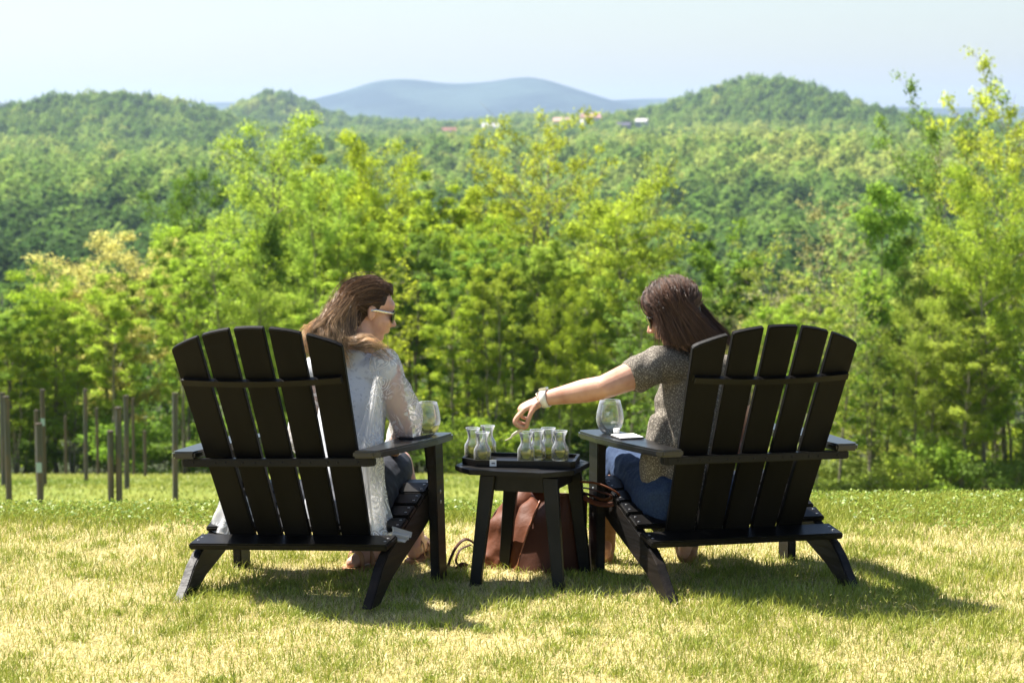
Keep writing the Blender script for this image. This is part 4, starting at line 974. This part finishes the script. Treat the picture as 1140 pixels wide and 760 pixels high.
# thin grey-white top
M_top = principled('pale_grey_cotton', (.70, .71, .74), .85, .2, noise=(70, 2, (.55, .56, .6), .55, .66, (1, 1, 1)), bump=(180, .3, .002, (1, 1, 1)))
W0(fuse('blouse', [limb([neck + [0, 0, -.03], chest, (chest + pelv) / 2, pelv + [.0, -.01, -.03]], [.085, .135, .132, .155], 24, flat=(1.0, .82), up=[1, -.25, 0]),
   limb([neck * .5 + chest * .5 + [0, 0, .02], sR + [-.01, 0, .0]], [.070, .062]), limb([neck * .5 + chest * .5 + [0, 0, .02], sLf], [.07, .062])], M_top, .006, 5, LW, folds(.006, .09)))
def lace_mat():
    m, nt, out = mat('white_lace')
    tc_ = N(nt, 'ShaderNodeTexCoord').outputs['Object']
    n = N(nt, 'ShaderNodeTexNoise', ins={0: tc_, 'Scale': 16.0, 'Detail': .6, 'Distortion': 1.3})
    mm = N(nt, 'ShaderNodeMath', operation='MULTIPLY', ins={0: n.outputs[0], 1: 34.0}); sn = N(nt, 'ShaderNodeMath', operation='SINE', ins={0: mm.outputs[0]})
    th_ = N(nt, 'ShaderNodeMapRange', ins={0: sn.outputs[0], 1: .35, 2: .65})
    big = N(nt, 'ShaderNodeTexNoise', ins={0: tc_, 'Scale': 8.0, 'Detail': 1.0}); bg_ = N(nt, 'ShaderNodeMapRange', ins={0: big.outputs[0], 1: .36, 2: .44})
    pat = N(nt, 'ShaderNodeMath', operation='MULTIPLY', ins={0: th_.outputs[0], 1: bg_.outputs[0]})
    al = N(nt, 'ShaderNodeMapRange', ins={0: pat.outputs[0], 3: .34, 4: .98})
    d = N(nt, 'ShaderNodeBsdfDiffuse', ins={0: (.90, .90, .90, 1)}); t = N(nt, 'ShaderNodeBsdfTranslucent', ins={0: (.90, .89, .87, 1)})
    mx = N(nt, 'ShaderNodeMixShader', ins={0: .45, 1: d.outputs[0], 2: t.outputs[0]}); tr = N(nt, 'ShaderNodeBsdfTransparent')
    m2 = N(nt, 'ShaderNodeMixShader', ins={0: al.outputs[0], 1: tr.outputs[0], 2: mx.outputs[0]}); nt.links.new(m2.outputs[0], out.inputs[0]); return m
M_lace = lace_mat()
up_ = A3(427, 403, 9.32)
W0(fuse('sleeve', [limb([up_, sR + [.03, -.03, -.09], A3(451, 462, 9.33), A3(452, 477, 9.36)], [.062, .068, .070, .055], 20), limb([A3(450, 470, 9.37), A3(446, 484, 9.48), A3(438, 498, 9.6)], [.058, .055, .038], 18)], M_lace, .006, 5, LW, folds(.007, .06, (1, 1, .8), 5)))
W0(fuse('sleeve', [limb([sLf, (sLf + eL) / 2, eL], [.066, .07, .066], 20), limb([eL, wL], [.062, .045], 18)], M_lace, .006, 5, LW, folds(.007, .06, (1, 1, .8), 6)))
# hanging lace panel of the open cardigan, over the seat
def cloth(name, rows, m, parent, nu=26, nv=40, thick=.004, amp=.008, fr=9, seed=0):
    Rw = [catmull(r, nu) for r in rows]; V = []
    for i in range(nu):
        col = catmull([r[i] for r in Rw], nv); V.append(col)
    V = np.array(V)   # nu,nv,3
    u = np.linspace(0, 1, nu)[:, None]; v = np.linspace(0, 1, nv)[None]
    wv = amp * np.sin(u * fr * 2 + 2 * v + seed) * (v ** .6) + amp * .6 * (vnoise(u * 9 + 0 * v, v * 4 + 0 * u, 1, seed) - .5)
    du = np.gradient(V, axis=0); dv = np.gradient(V, axis=1); nn = np.cross(du, dv); nn /= np.linalg.norm(nn, axis=2)[..., None] + 1e-9
    V = V + nn * wv[..., None]
    V2 = V - nn * thick; n = nu * nv; A = np.vstack([V.reshape(-1, 3), V2.reshape(-1, 3)])
    i = np.arange(nu - 1)[:, None] * nv; j = np.arange(nv - 1)[None]
    F = np.stack([i + j, i + nv + j, i + nv + j + 1, i + j + 1], -1).reshape(-1, 4); F2 = F[:, ::-1] + n
    ed = [k * nv for k in range(nu)] + [(nu - 1) * nv + k for k in range(1, nv)] + [k * nv + nv - 1 for k in range(nu - 2, -1, -1)] + [k for k in range(nv - 2, 0, -1)]
    E2 = np.array([[ed[q], ed[(q + 1) % len(ed)], ed[(q + 1) % len(ed)] + n, ed[q] + n] for q in range(len(ed))])
    return W0(obj(name, npmesh(name, A, np.vstack([F, F2, E2]), m, None, True), parent))
cloth('lace_cardigan', [[A3(417, 420, 9.20), A3(420, 419, 9.19), A3(424, 419, 9.22)], [A3(404, 470, 9.17), A3(413, 468, 9.14), A3(426, 470, 9.22)], [A3(384, 520, 9.16), A3(408, 522, 9.11), A3(428, 518, 9.22)], [A3(388, 570, 9.14), A3(414, 572, 9.11), A3(431, 562, 9.22)], [A3(398, 602, 9.12), A3(421, 604, 9.10), A3(438, 588, 9.20)]], M_lace, LW, seed=2)
cloth('lace_cardigan', [[A3(396, 500, 9.16), A3(410, 503, 9.10), A3(424, 502, 9.18)], [A3(402, 560, 9.13), A3(416, 562, 9.08), A3(430, 556, 9.18)], [A3(408, 598, 9.12), A3(424, 600, 9.06), A3(438, 586, 9.16)], [A3(426, 602, 9.06), A3(435, 597, 9.05), A3(440, 588, 9.08)], [A3(448, 602, 9.04), A3(455, 600, 9.03), A3(459, 595, 9.05)]], M_lace, LW, seed=4)
cloth('lace_cardigan', [[A3(246, 556, 9.35), A3(262, 552, 9.30), A3(285, 552, 9.3)], [A3(238, 572, 9.36), A3(254, 572, 9.28), A3(285, 580, 9.3)], [A3(231, 590, 9.36), A3(248, 594, 9.26), A3(285, 600, 9.28)]], M_lace, LW, nu=16, nv=20, seed=7)
M_short = principled('dark_denim_short', (.018, .02, .028), .8, .3, noise=(60, 3, (.03, .034, .045), .4, .6, (1, 1, 1)))
W0(fuse('shorts', [limb([hipL, hipR], [.122, .122]), limb([hipR, hipR * .42 + kR * .58 , kR * .86 + hipR * .14], [.115, .097, .082], 18), limb([hipL, kL * .86 + hipL * .14], [.115, .085], 18)], M_short, .006, 4, LW, folds(.005, .06)))
M_tan = principled('tan_leather', (.42, .22, .11), .55, .4, noise=(20, 4, (.30, .14, .07), .4, .65, (1, 1, 1)))
for an, to in ((aR, tR), (aL, tL)):
    d_ = to - an; d_[2] = 0; L_ = np.linalg.norm(d_); d_ /= L_; lat = np.array([d_[1], -d_[0], 0])
    heel = an - d_ * .07; 
    bm = bmesh.new(); o_ = [(-.0, .030), (.07, .036), (.15, .040), (.20, .043), (.235, .034), (.25, .0), (.235, -.034), (.20, -.043), (.15, -.040), (.07, -.036), (0, -.03), (-.02, 0)]
    prism(bm, o_, lambda a, b, h: tuple(heel + d_ * a + lat * b + np.array([0, 0, h - heel[2]])), .004, .020, .003)
    s_ = W0(obj('sandal', bm, LW, M_tan))
    mb = MB()
    for q in (.19, .135, .05):
        c_ = heel + d_ * q; c_[2] = .02; hgt = .062 if q > .06 else .085
        mb.tube(catmull([c_ + lat * .042, c_ + lat * .036 + [0, 0, hgt * .75], c_ + [0, 0, hgt], c_ - lat * .036 + [0, 0, hgt * .75], c_ - lat * .042], 14), .005, 8, flat=(.5, 2.0))
    st_ = obj('strap', mb.mesh('strap', M_tan), LW); W0(st_)
# sunglasses
M_frame = principled('sunglass_frame', (.02, .017, .015), .25, .6); M_lens = principled('dark_lens', (.015, .013, .012), .06, .8); M_temple = principled('metal_temple', (.75, .70, .62), .25, .6, Metallic=.8)
def shades(parent, L, M, tm):
    e_ = []
    for sx in (-1, 1):
        bm = bmesh.new()
        o_ = [(.008, .010), (.012, .020), (.058, .022), (.066, .014), (.062, -.010), (.045, -.024), (.022, -.022), (.010, -.008)]
        def fn(a, b, h): return tuple(L((sx * a, .096 - h - abs(a) ** 2 * 5.5, b + .002)))
        prism(bm, o_, fn, -.001, .003, .001); g = W0(obj('sunglasses_lens', bm, parent, M_lens)); e_.append(g)
        mb = MB(); rim = [fn(a, b, .001) for a, b in o_] ; mb.tube(np.array(rim + rim[:1]), .0028, 6); W0(obj('sunglasses_frame', mb.mesh('sunglasses_frame', M_frame), parent))
        mb = MB(); mb.tube(np.array([L((sx * .066, .074, .014)), L((sx * .074, .045, .013)), L((sx * .080, .0, .012)), L((sx * .081, -.02, .006))]), .0032, 8, flat=(1.5, .7)); W0(obj('sunglasses_temple', mb.mesh('sunglasses_temple', tm), parent))
    mb = MB(); mb.tube(np.array([L((-.01, .094, .012)), L((0, .099, .013)), L((.01, .094, .012))]), .003, 6); W0(obj('sunglasses_bridge', mb.mesh('sunglasses_bridge', M_frame), parent))
shades(LW, HL, HM, M_temple)
# hair
rs = np.random.default_rng(5)
def scalp(L, n, front=.060, seed=0, low=-.03):
    out = []; rs_ = np.random.default_rng(seed)
    while len(out) < n:
        d = rs_.normal(size=3); d /= np.linalg.norm(d); x, y, z = d
        if low < -.1:
            if not (y > .50 and z < .62) and not (y > .30 and z < .05) and z > -.45: out.append((d, np.array([0, -.014, .034]) + d * np.array([.077, .098, .086])))
            continue
        # hairline: nothing on the face, ears and neck
        if y > .30 and z < .42 + .35 * (y - .3): continue
        if y > -.15 and z < .12: continue
        if z < -.42: continue
        out.append((d, np.array([0, -.014, .034]) + d * np.array([.077, .098, .086])))
    return out
def glide(p, tgt, k, sc=1.05):
    c_ = np.array([0, -.014, .034]); rad = np.array([.077, .098, .086]); d0 = (p - c_) / rad; d1 = np.array(tgt, float); out = []
    for i in range(1, k + 1):
        t = i / k; d = d0 * (1 - t) + d1 * t; d /= np.linalg.norm(d); out.append(c_ + d * rad * (sc + .05 * t))
    return out
guidesL = []
for d, p in scalp(HL, 300, seed=3):
    sx = d[0]
    # comb back over the skull, then fall to the camera side / left
    q1 = p + d * .012 + np.array([.003 * sx, -.022, .006])
    bk = np.array([np.clip(p[0] * 1.05 + (.012 if sx > 0 else -.012), -.086, .086), min(p[1], .02) * .55 - .062, p[2] * .50 + .012]); q2 = bk * 1.04
    q3 = np.array([q2[0] * .95, min(q2[1] * .9 - .03, -.075), -.05])
    if sx > .35 and p[1] > -.03 and rs.uniform() < .42:      # locks falling over the near shoulder
        tip = A3(rs.uniform(388, 452), 0, 1) ; t_ = rs.uniform(0, 1)
        q3w = A3(384 + 10 * t_, 372 + 6 * t_, 9.28); m1 = A3(400 + 14 * t_, 383 + rs.uniform(-6, 6), 9.25); tipw = A3(418 + 34 * t_ + rs.uniform(-5, 3), 386 + 18 * t_ + rs.uniform(-7, 5), 9.25)
        g = [HL(p)] + [HL(q) for q in glide(p, (.62, -.62, -.2), 3)] + [q3w, m1, tipw]
    else:
        s_ = (sx + 1) / 2; t_ = rs.uniform(0, 1) * .5 + .5 * (1 - s_)
        if rs.uniform() < .5: t_ = rs.uniform(0, 1)
        m1 = A3(372 - 22 * t_ + rs.uniform(-4, 4), 358 + 8 * t_ + rs.uniform(-5, 5), 9.27 + .06 * rs.uniform()); tipw = A3(388 - 56 * t_ + rs.uniform(-5, 5), rs.uniform(386, 420) - 16 * t_, 9.22 + rs.uniform(0, .08))
        g = [HL(p)] + [HL(q) for q in glide(p, (sx * .75 + (.15 if sx > 0 else 0), -.75, -.05), 3)] + [.45 * HL(q3) + .55 * m1, m1 * .5 + tipw * .5 + rs.normal(size=3) * .01, tipw]
    guidesL.append(g)
M_hairL = hair_mat('wavy_brown_hair', (.070, .042, .026), (.21, .128, .068), (.62, .44, .26))
W0(make_hair('hair', guidesL, M_hairL, LW, 30, .0010, 2, 24, .017, 9, (.007, .005)))
W0(make_hair('flyaway_hair', guidesL[::3], M_hairL, LW, 4, .0006, 12, 20, .02, 7, (.016, .022)))
W0(fuse('hair_underlayer', [ell(HL((0, -.020, .040)), (.078, .094, .084), HM), limb([HL((0, -.06, .0)), A3(378, 368, 9.33), A3(360, 392, 9.32)], [.06, .045, .03])], principled('hair_under', (.03, .016, .009), .6, .3), .006, 2, LW))
# ear ring of the cap must stay behind the face: sunglasses and face are in front

# ================================================================== woman on the right
RW = empty('person', arm_pt(PR, -.10, .40, -.561)); tag(RW, 'long haired woman in mottled grey blouse and jeans reaching out from the right chair', 'person', 'two women tasting wine')
PRI = RW.location.copy()
hc = A3(748, 349, 9.44); HM2 = frame(R(-72), R(24)); hp, HL2 = head_parts(hc, HM2, 1.05, False)
neck = A3(768, 394, 9.47); chest = A3(770, 445, 9.48); pelv = A3(766, 552, 9.44)
sL = A3(733, 406, 9.38); sRr = A3(812, 412, 9.60); eL = A3(672, 431, 9.27); wL = A3(604, 444, 9.36)
eR = A3(832, 490, 9.62); wR = A3(778, 512, 9.84)
hipL = A3(742, 556, 9.40); hipR = A3(790, 556, 9.50); kL = A3(692, 512, 9.84); kR = A3(752, 515, 9.95); aL = A3(672, 606, 9.78); aR = A3(764, 612, 9.80)
hd = A3(567, 460, 9.36) - wL
HLh, tipsL = hand_parts(wL, hd, np.array([.45, .15, -.85]), 1, [(.45, 1.25, .6), (.55, 1.3, .65), (.65, 1.35, .65), (.8, 1.35, .65), (.15, .35, .3)], 1.12, .03)
HRh, _ = hand_parts(wR, A3(762, 516, 9.9) - wR, (0, .2, -1), -1, [(.4, .5, .3)] * 4 + [(.2, .2, .2)], .92)
tLf = A3(668, 625, 9.90); tLf[2] = .035; tRt = A3(768, 625, 9.94); tRt[2] = .035; aL[2] = .09; aR[2] = .09
body = hp + [limb([neck + (chest - neck) * .1, hc + np.array(HM2 @ Vector((0, -.02, -.05)))], [.053, .05], 16),
  limb([neck, chest, (chest + pelv) / 2, pelv], [.07, .118, .108, .135], 20, flat=(1.0, .78), up=[1, .3, 0]),
  limb([neck * .6 + chest * .4, sL], [.062, .055]), limb([neck * .6 + chest * .4, sRr], [.06, .052]), limb([hipL, hipR], [.115, .115]),
  limb([sL, sL * .5 + eL * .5, eL * .85 + sL * .15, eL], [.060, .056, .049, .046]), limb([eL, eL * .68 + wL * .32 , eL * .3 + wL * .7, wL], [.046, .0465, .035, .0275], flat=(1, .9)), ell(eL + [.01, -.025, -.01], (.022, .018, .02)),
  limb([sRr, eR], [.052, .04]), limb([eR, wR], [.04, .027]),
  limb([hipL, (hipL + kL) / 2, kL], [.105, .085, .06]), limb([hipR, (hipR + kR) / 2, kR], [.105, .085, .06]),
  limb([kL, kL * .65 + aL * .35 + [0, -.02, 0], aL], [.056, .056, .036]), limb([kR, kR * .65 + aR * .35 + [0, -.02, 0], aR], [.056, .056, .036])] + foot(aL, tLf) + foot(aR, tRt) + HLh + HRh
W0(fuse('body', body, M_skin2, .0042, 3, RW))
# nails
M_nail = principled('pink_nail', (.75, .42, .36), .25, .6)
mbn = MB()
for pts_ in tipsL:
    a_, b_ = pts_[-2], pts_[-1]; V_, q_ = ell(b_ - (b_ - a_) * .1 + np.array([-.004, -.004, .002]), (.0045, .0045, .005), seg=10)
# blouse
def blouse_mat():
    m, nt, out = mat('mottled_blouse')
    tc_ = N(nt, 'ShaderNodeTexCoord').outputs['Object']
    v = N(nt, 'ShaderNodeTexVoronoi', ins={0: tc_, 'Scale': 210.0}); n = N(nt, 'ShaderNodeTexNoise', ins={0: tc_, 'Scale': 150.0, 'Detail': 2.0})
    f = N(nt, 'ShaderNodeMapRange', ins={0: n.outputs[0], 1: .47, 2: .56}); f2 = N(nt, 'ShaderNodeMapRange', ins={0: v.outputs[0], 1: .25, 2: .55})
    c = mixc(nt, f.outputs[0], (.27, .235, .185), (.62, .56, .46)); c = mixc(nt, f2.outputs[0], c, (.16, .14, .115))
    b = N(nt, 'ShaderNodeBsdfPrincipled', ins={'Base Color': c, 'Roughness': .85, 'Specular IOR Level': .2})
    t = N(nt, 'ShaderNodeBsdfTranslucent', ins={0: c}); mx = N(nt, 'ShaderNodeMixShader', ins={0: .25, 1: b.outputs[0], 2: t.outputs[0]})
    nt.links.new(mx.outputs[0], out.inputs[0]); return m
M_bl = blouse_mat()
cuff = sL * .42 + eL * .58
W0(fuse('blouse', [limb([neck + [0, 0, -.03], chest, (chest + pelv) / 2, pelv + [-.015, -.01, .0], pelv + [-.02, -.02, -.055]], [.09, .142, .138, .165, .155], 24, flat=(1.0, .85), up=[1, .3, 0]),
   limb([neck * .5 + chest * .5 + [0, 0, .03], sL * .9 + neck * .1], [.078, .070]), limb([neck * .5 + chest * .5 + [0, 0, .02], sRr], [.078, .064]),
   limb([sL, sL * .62 + eL * .38], [.074, .073], 20), limb([sRr, sRr * .6 + eR * .4], [.066, .064]), limb([A3(735, 470, 9.42), A3(733, 515, 9.40), A3(738, 552, 9.42)], [.05, .075, .075])], M_bl, .006, 4, RW, folds(.007, .07, (1, 1, .45), 9)))
M_jean = principled('blue_denim', (.022, .038, .085), .85, .25, noise=(150, 3, (.035, .06, .115), .4, .62, (1, 1, 1)), bump=(200, .3, .002, (1, 1, 1)))
W0(fuse('jeans', [limb([hipL, hipR], [.128, .128]), limb([hipL, (hipL + kL) / 2, kL], [.122, .100, .076], 18), limb([hipR, (hipR + kR) / 2, kR], [.122, .1, .076], 18), limb([kL, aL * .7 + kL * .3], [.074, .052]), limb([kR, aR * .7 + kR * .3], [.074, .052])], M_jean, .006, 4, RW, folds(.006, .05, (1, 1, 1), 12)))
M_boot = principled('tan_suede_boot', (.40, .215, .115), .75, .3, noise=(25, 4, (.30, .15, .075), .4, .65, (1, 1, 1)), bump=(90, .3, .003, (1, 1, 1)))
for an, to in ((aL, tLf), (aR, tRt)):
    sh = an + [0, .0, .135]
    b_ = W0(fuse('boot', [limb([sh, an + [0, 0, .03], an + [0, 0, -.035]], [.054, .050, .046], 18)] + [limb([an + [0, -.02, -.05], (an + to) / 2 + [0, 0, .0], to + [0, .01, .005]], [.042, .044, .036], 16)], M_boot, .005, 4, RW))
# watch with white strap
M_wst = principled('white_strap', (.82, .80, .74), .5)
wd_ = eL - wL; wd_ /= np.linalg.norm(wd_); wc = wL + wd_ * .012
mb = MB(); q_ = np.cross(wd_, [0, 0, 1]); q_ /= np.linalg.norm(q_); z_ = np.cross(q_, wd_)
ring = np.array([wc + (q_ * math.cos(t) * .031 + z_ * math.sin(t) * .0325) for t in np.linspace(0, 2 * math.pi, 33)])
V_, Q_, T_ = tube(ring, .0022, 8, False, flat=(1, 4.6), up=None)
def band(c, ax, e1, e2, r1, r2, hw, th_, k=36):
    V = []
    for i in range(k):
        t = i / k * 2 * math.pi; d_ = e1 * math.cos(t) * r1 + e2 * math.sin(t) * r2; u_ = d_ / np.linalg.norm(d_)
        for a_, b_ in ((-hw, 0), (hw, 0), (hw, th_), (-hw, th_)): V.append(c + d_ + u_ * b_ + ax * a_)
    F = [[i * 4 + j, i * 4 + (j + 1) % 4, ((i + 1) % k) * 4 + (j + 1) % 4, ((i + 1) % k) * 4 + j] for i in range(k) for j in range(4)]
    return np.array(V), np.array(F)
V_, F_ = band(wc, wd_, q_, z_, .0305, .0320, .0135, .0035)
wt = W0(obj('watch_strap', npmesh('watch_strap', V_, F_, M_wst, None, False), RW))
bm = bmesh.new(); Mw = Matrix((Vector(q_), Vector(wd_), Vector(z_))).transposed()
box(bm, wc + z_ * .0375, (.032, .034, .010), Mw, .003); W0(obj('watch_case', bm, RW, principled('pale_steel', (.8, .78, .72), .25, .6, Metallic=.7)))
bm = bmesh.new(); box(bm, wc + z_ * .0430, (.025, .027, .002), Mw, .0005); W0(obj('watch_dial', bm, RW, principled('dark_dial', (.03, .03, .04), .1, .8)))
V_, F_ = band(wL - wd_ * .012, wd_, q_, z_, .0300, .0290, .0014, .0020)
W0(obj('bracelet', npmesh('bracelet', V_, F_, principled('gold_bangle', (.9, .75, .5), .2, .6, Metallic=1.0), None, True), RW))
shades(RW, HL2, HM2, M_frame)
guidesR = []
rs = np.random.default_rng(8)
for d, p in scalp(HL2, 560, seed=6, low=-.2):
    sx = d[0]; p = p + d * .006   # local x positive is her right (away from camera); negative is the camera side
    side = -1 if sx < .18 else 1
    u = float(np.clip((p[1] + .10) / .185 + rs.normal() * .04, 0, 1))          # 0 back .. 1 front
    if side < 0:
        end = A3(812 - 83 * u + rs.uniform(-3, 3), 387 + rs.uniform(-6, 5) + 14 * (1 - u) * rs.uniform(), 9.32 + .04 * rs.uniform())
        pts_ = [HL2(q) for q in glide(p, (-.97, -.80 + 1.42 * u, min(rs.uniform(-.75, .25), d[2] - .3)), 3, 1.035)]
        m1 = pts_[-1] * .5 + end * .5 + np.array([-.001, -.006, .0])
    else:
        end = A3(822 - 60 * u, 386 + rs.uniform(-5, 12), 9.46 + .06 * rs.uniform())
        pts_ = [HL2(q) for q in glide(p, (.97, -.80 + 1.40 * u, min(rs.uniform(-.7, .2), d[2] - .3)), 3, 1.035)]
        m1 = pts_[-1] * .5 + end * .5
    guidesR.append([HL2(p)] + pts_ + [m1, end])
M_hairR = hair_mat('straight_dark_hair', (.13, .072, .046), (.075, .040, .026), (.15, .085, .05))  # roots paler than the lengths: sunlit crown put into the hair colour
W0(make_hair('hair', guidesR, M_hairR, RW, 24, .0010, 3, 20, .0012, 3, (.0075, .007)))
W0(make_hair('flyaway_hair', guidesR[::5], M_hairR, RW, 4, .0006, 13, 18, .004, 3, (.012, .013)))
W0(fuse('hair_underlayer', [ell(HL2((0, -.018, .036)), (.0775, .095, .0845), HM2), limb([HL2((-.02, -.05, -.01)), A3(770, 372, 9.40), A3(790, 400, 9.38)], [.068, .055, .04])], principled('hair_under_dark', (.018, .009, .006), .6, .3), .006, 2, RW))

# curled paper strip held in the reaching hand
tipc = (np.array(tipsL[0][-1]) + np.array(tipsL[4][-1])) / 2
tipc = np.array(tipsL[1][-1])
P_ = catmull([tipc, tipc * .4 + A3(573, 482, 9.35) * .6, A3(571, 484, 9.35), A3(569, 487, 9.35), A3(562, 490.5, 9.35)], 14)
mb = MB(); mb.tube(P_, np.interp(np.linspace(0, 1, 14), [0, .3, 1], [.004, .005, .0016]), 8, flat=(1.3, .4)); ps = obj('tasting_spoon', mb.mesh('tasting_spoon', principled('pale_cream', (.75, .68, .5), .5)))
tag(ps, 'small curved cream coloured sliver hanging from the fingers of the reaching hand', 'spoon')

# ------------------------------------------------------------------ leather bag
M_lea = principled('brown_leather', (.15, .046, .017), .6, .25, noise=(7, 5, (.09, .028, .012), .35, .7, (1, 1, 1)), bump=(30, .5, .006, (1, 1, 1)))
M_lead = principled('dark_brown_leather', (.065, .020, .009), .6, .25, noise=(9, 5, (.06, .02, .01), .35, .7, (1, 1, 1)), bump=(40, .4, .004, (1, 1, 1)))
bc = atg(604, 9.72); BG = empty('leather_bag', bc); tag(BG, 'slouching brown leather tote bag standing on the grass behind the side table', 'bag')
def BL(px, py, d): return np.array(at(px, py, d)) - np.array(bc)
def panel(name, rows, m, thick=.012, amp=.006, seed=0, parent=BG):
    o_ = cloth(name, rows, m, None, 24, 24, thick, amp, 3, seed) if False else None
    Rw = [catmull(r, 24) for r in rows]; V = np.array([catmull([r[i] for r in Rw], 24) for i in range(24)])
    u = np.linspace(0, 1, 24)[:, None]; v = np.linspace(0, 1, 24)[None]
    du = np.gradient(V, axis=0); dv = np.gradient(V, axis=1); nn = np.cross(du, dv); nn /= np.linalg.norm(nn, axis=2)[..., None] + 1e-9
    V = V + nn * (amp * 2 * (vnoise(u * 4 + 0 * v, v * 4 + 0 * u, 1, seed) - .5))[..., None]
    V2 = V - nn * thick; n = 576; A = np.vstack([V.reshape(-1, 3), V2.reshape(-1, 3)]); i = np.arange(23)[:, None] * 24; j = np.arange(23)[None]
    F = np.stack([i + j, i + 24 + j, i + 25 + j, i + j + 1], -1).reshape(-1, 4); F2 = F[:, ::-1] + n
    ed = [k * 24 for k in range(24)] + [23 * 24 + k for k in range(1, 24)] + [k * 24 + 23 for k in range(22, -1, -1)] + [k for k in range(22, 0, -1)]
    E2 = np.array([[ed[q], ed[(q + 1) % len(ed)], ed[(q + 1) % len(ed)] + n, ed[q] + n] for q in range(len(ed))])
    return obj(name, npmesh(name, A, np.vstack([F, F2, E2]), m, None, True), parent)
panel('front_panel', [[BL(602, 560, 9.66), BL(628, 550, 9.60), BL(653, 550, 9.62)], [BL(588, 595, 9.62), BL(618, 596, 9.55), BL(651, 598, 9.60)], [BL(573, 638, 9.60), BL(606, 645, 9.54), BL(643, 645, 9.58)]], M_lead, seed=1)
panel('side_gusset', [[BL(601, 560, 9.66), BL(592, 552, 9.74), BL(588, 558, 9.86)], [BL(587, 592, 9.63), BL(570, 580, 9.72), BL(566, 580, 9.88)], [BL(573, 640, 9.60), BL(560, 640, 9.68), BL(545, 634, 9.80)]], M_lea, seed=2, amp=.012)
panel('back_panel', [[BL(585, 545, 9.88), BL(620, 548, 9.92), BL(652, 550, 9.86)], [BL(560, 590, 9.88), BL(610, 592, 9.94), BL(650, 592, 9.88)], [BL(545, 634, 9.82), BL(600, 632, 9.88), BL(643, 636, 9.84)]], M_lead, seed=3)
o_ = fuse('slouched_side', [limb([BL(583, 556, 9.80), BL(570, 580, 9.76), BL(560, 622, 9.74)], [.045, .075, .10], 18), limb([BL(590, 600, 9.76), BL(622, 618, 9.74)], [.09, .09]), limb([BL(560, 625, 9.74), BL(620, 628, 9.74)], [.075, .075])], M_lea, .007, 5, BG, folds(.012, .07, (1, 1, .7), 3))
mb = MB(); 
for off in (0, .012):
    mb.tube(catmull([BL(601, 560, 9.655) + [0, -.008 , off], BL(587, 592, 9.615) + [0, -.008, 0], BL(573, 640, 9.60) + [0, -.008, 0]], 20), .0035, 6)
obj('seam', mb.mesh('seam', principled('sunlit_leather_edge', (.36, .13, .06), .4, .5)), BG)  # paler colour paints in the light caught along the bag's edge
mb = MB()
mb.tube(catmull([BL(636, 552, 9.60), BL(640, 538, 9.56), BL(660, 537, 9.50), BL(678, 543, 9.46), BL(690, 552, 9.46), BL(682, 561, 9.47), BL(664, 560, 9.50), BL(648, 552, 9.55), BL(640, 546, 9.60)], 50), .007, 10, flat=(.55, 1.6))
obj('handle', mb.mesh('handle', M_lea), BG)
mb = MB(); mb.tube(catmull([BL(644, 552, 9.66), BL(648, 543, 9.60), BL(664, 546, 9.50), BL(681, 552, 9.47), BL(672, 556, 9.48), BL(655, 550, 9.56), BL(646, 548, 9.7)], 44), .006, 10, flat=(.55, 1.5))
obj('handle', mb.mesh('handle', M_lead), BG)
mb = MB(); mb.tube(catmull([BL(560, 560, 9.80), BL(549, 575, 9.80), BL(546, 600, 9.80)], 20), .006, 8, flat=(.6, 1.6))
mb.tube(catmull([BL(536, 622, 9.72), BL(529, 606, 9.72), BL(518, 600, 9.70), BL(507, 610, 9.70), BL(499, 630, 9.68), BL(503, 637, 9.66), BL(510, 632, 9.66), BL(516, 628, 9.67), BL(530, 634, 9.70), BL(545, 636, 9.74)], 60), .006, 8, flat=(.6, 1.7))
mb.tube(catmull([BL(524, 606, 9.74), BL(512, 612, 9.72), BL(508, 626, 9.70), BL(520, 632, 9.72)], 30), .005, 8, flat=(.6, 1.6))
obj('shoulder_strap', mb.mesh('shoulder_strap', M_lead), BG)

# ------------------------------------------------------------------ haze
def haze():
    lo, hi = -75.0, 235.0
    bm = bmesh.new(); box(bm, (0, 4600, (lo + hi) / 2), (23000, 30600, hi - lo))
    m, nt, out = mat('haze')
    v = N(nt, 'ShaderNodeVolumePrincipled', ins={'Density': .00008, 'Color': (.60, .76, 1.0, 1), 'Anisotropy': .35})
    nt.links.new(v.outputs[0], out.inputs['Volume'])
    tag(obj('haze', bm, None, m), 'pale blue haze filling the valley', 'haze', kind='stuff')
haze()
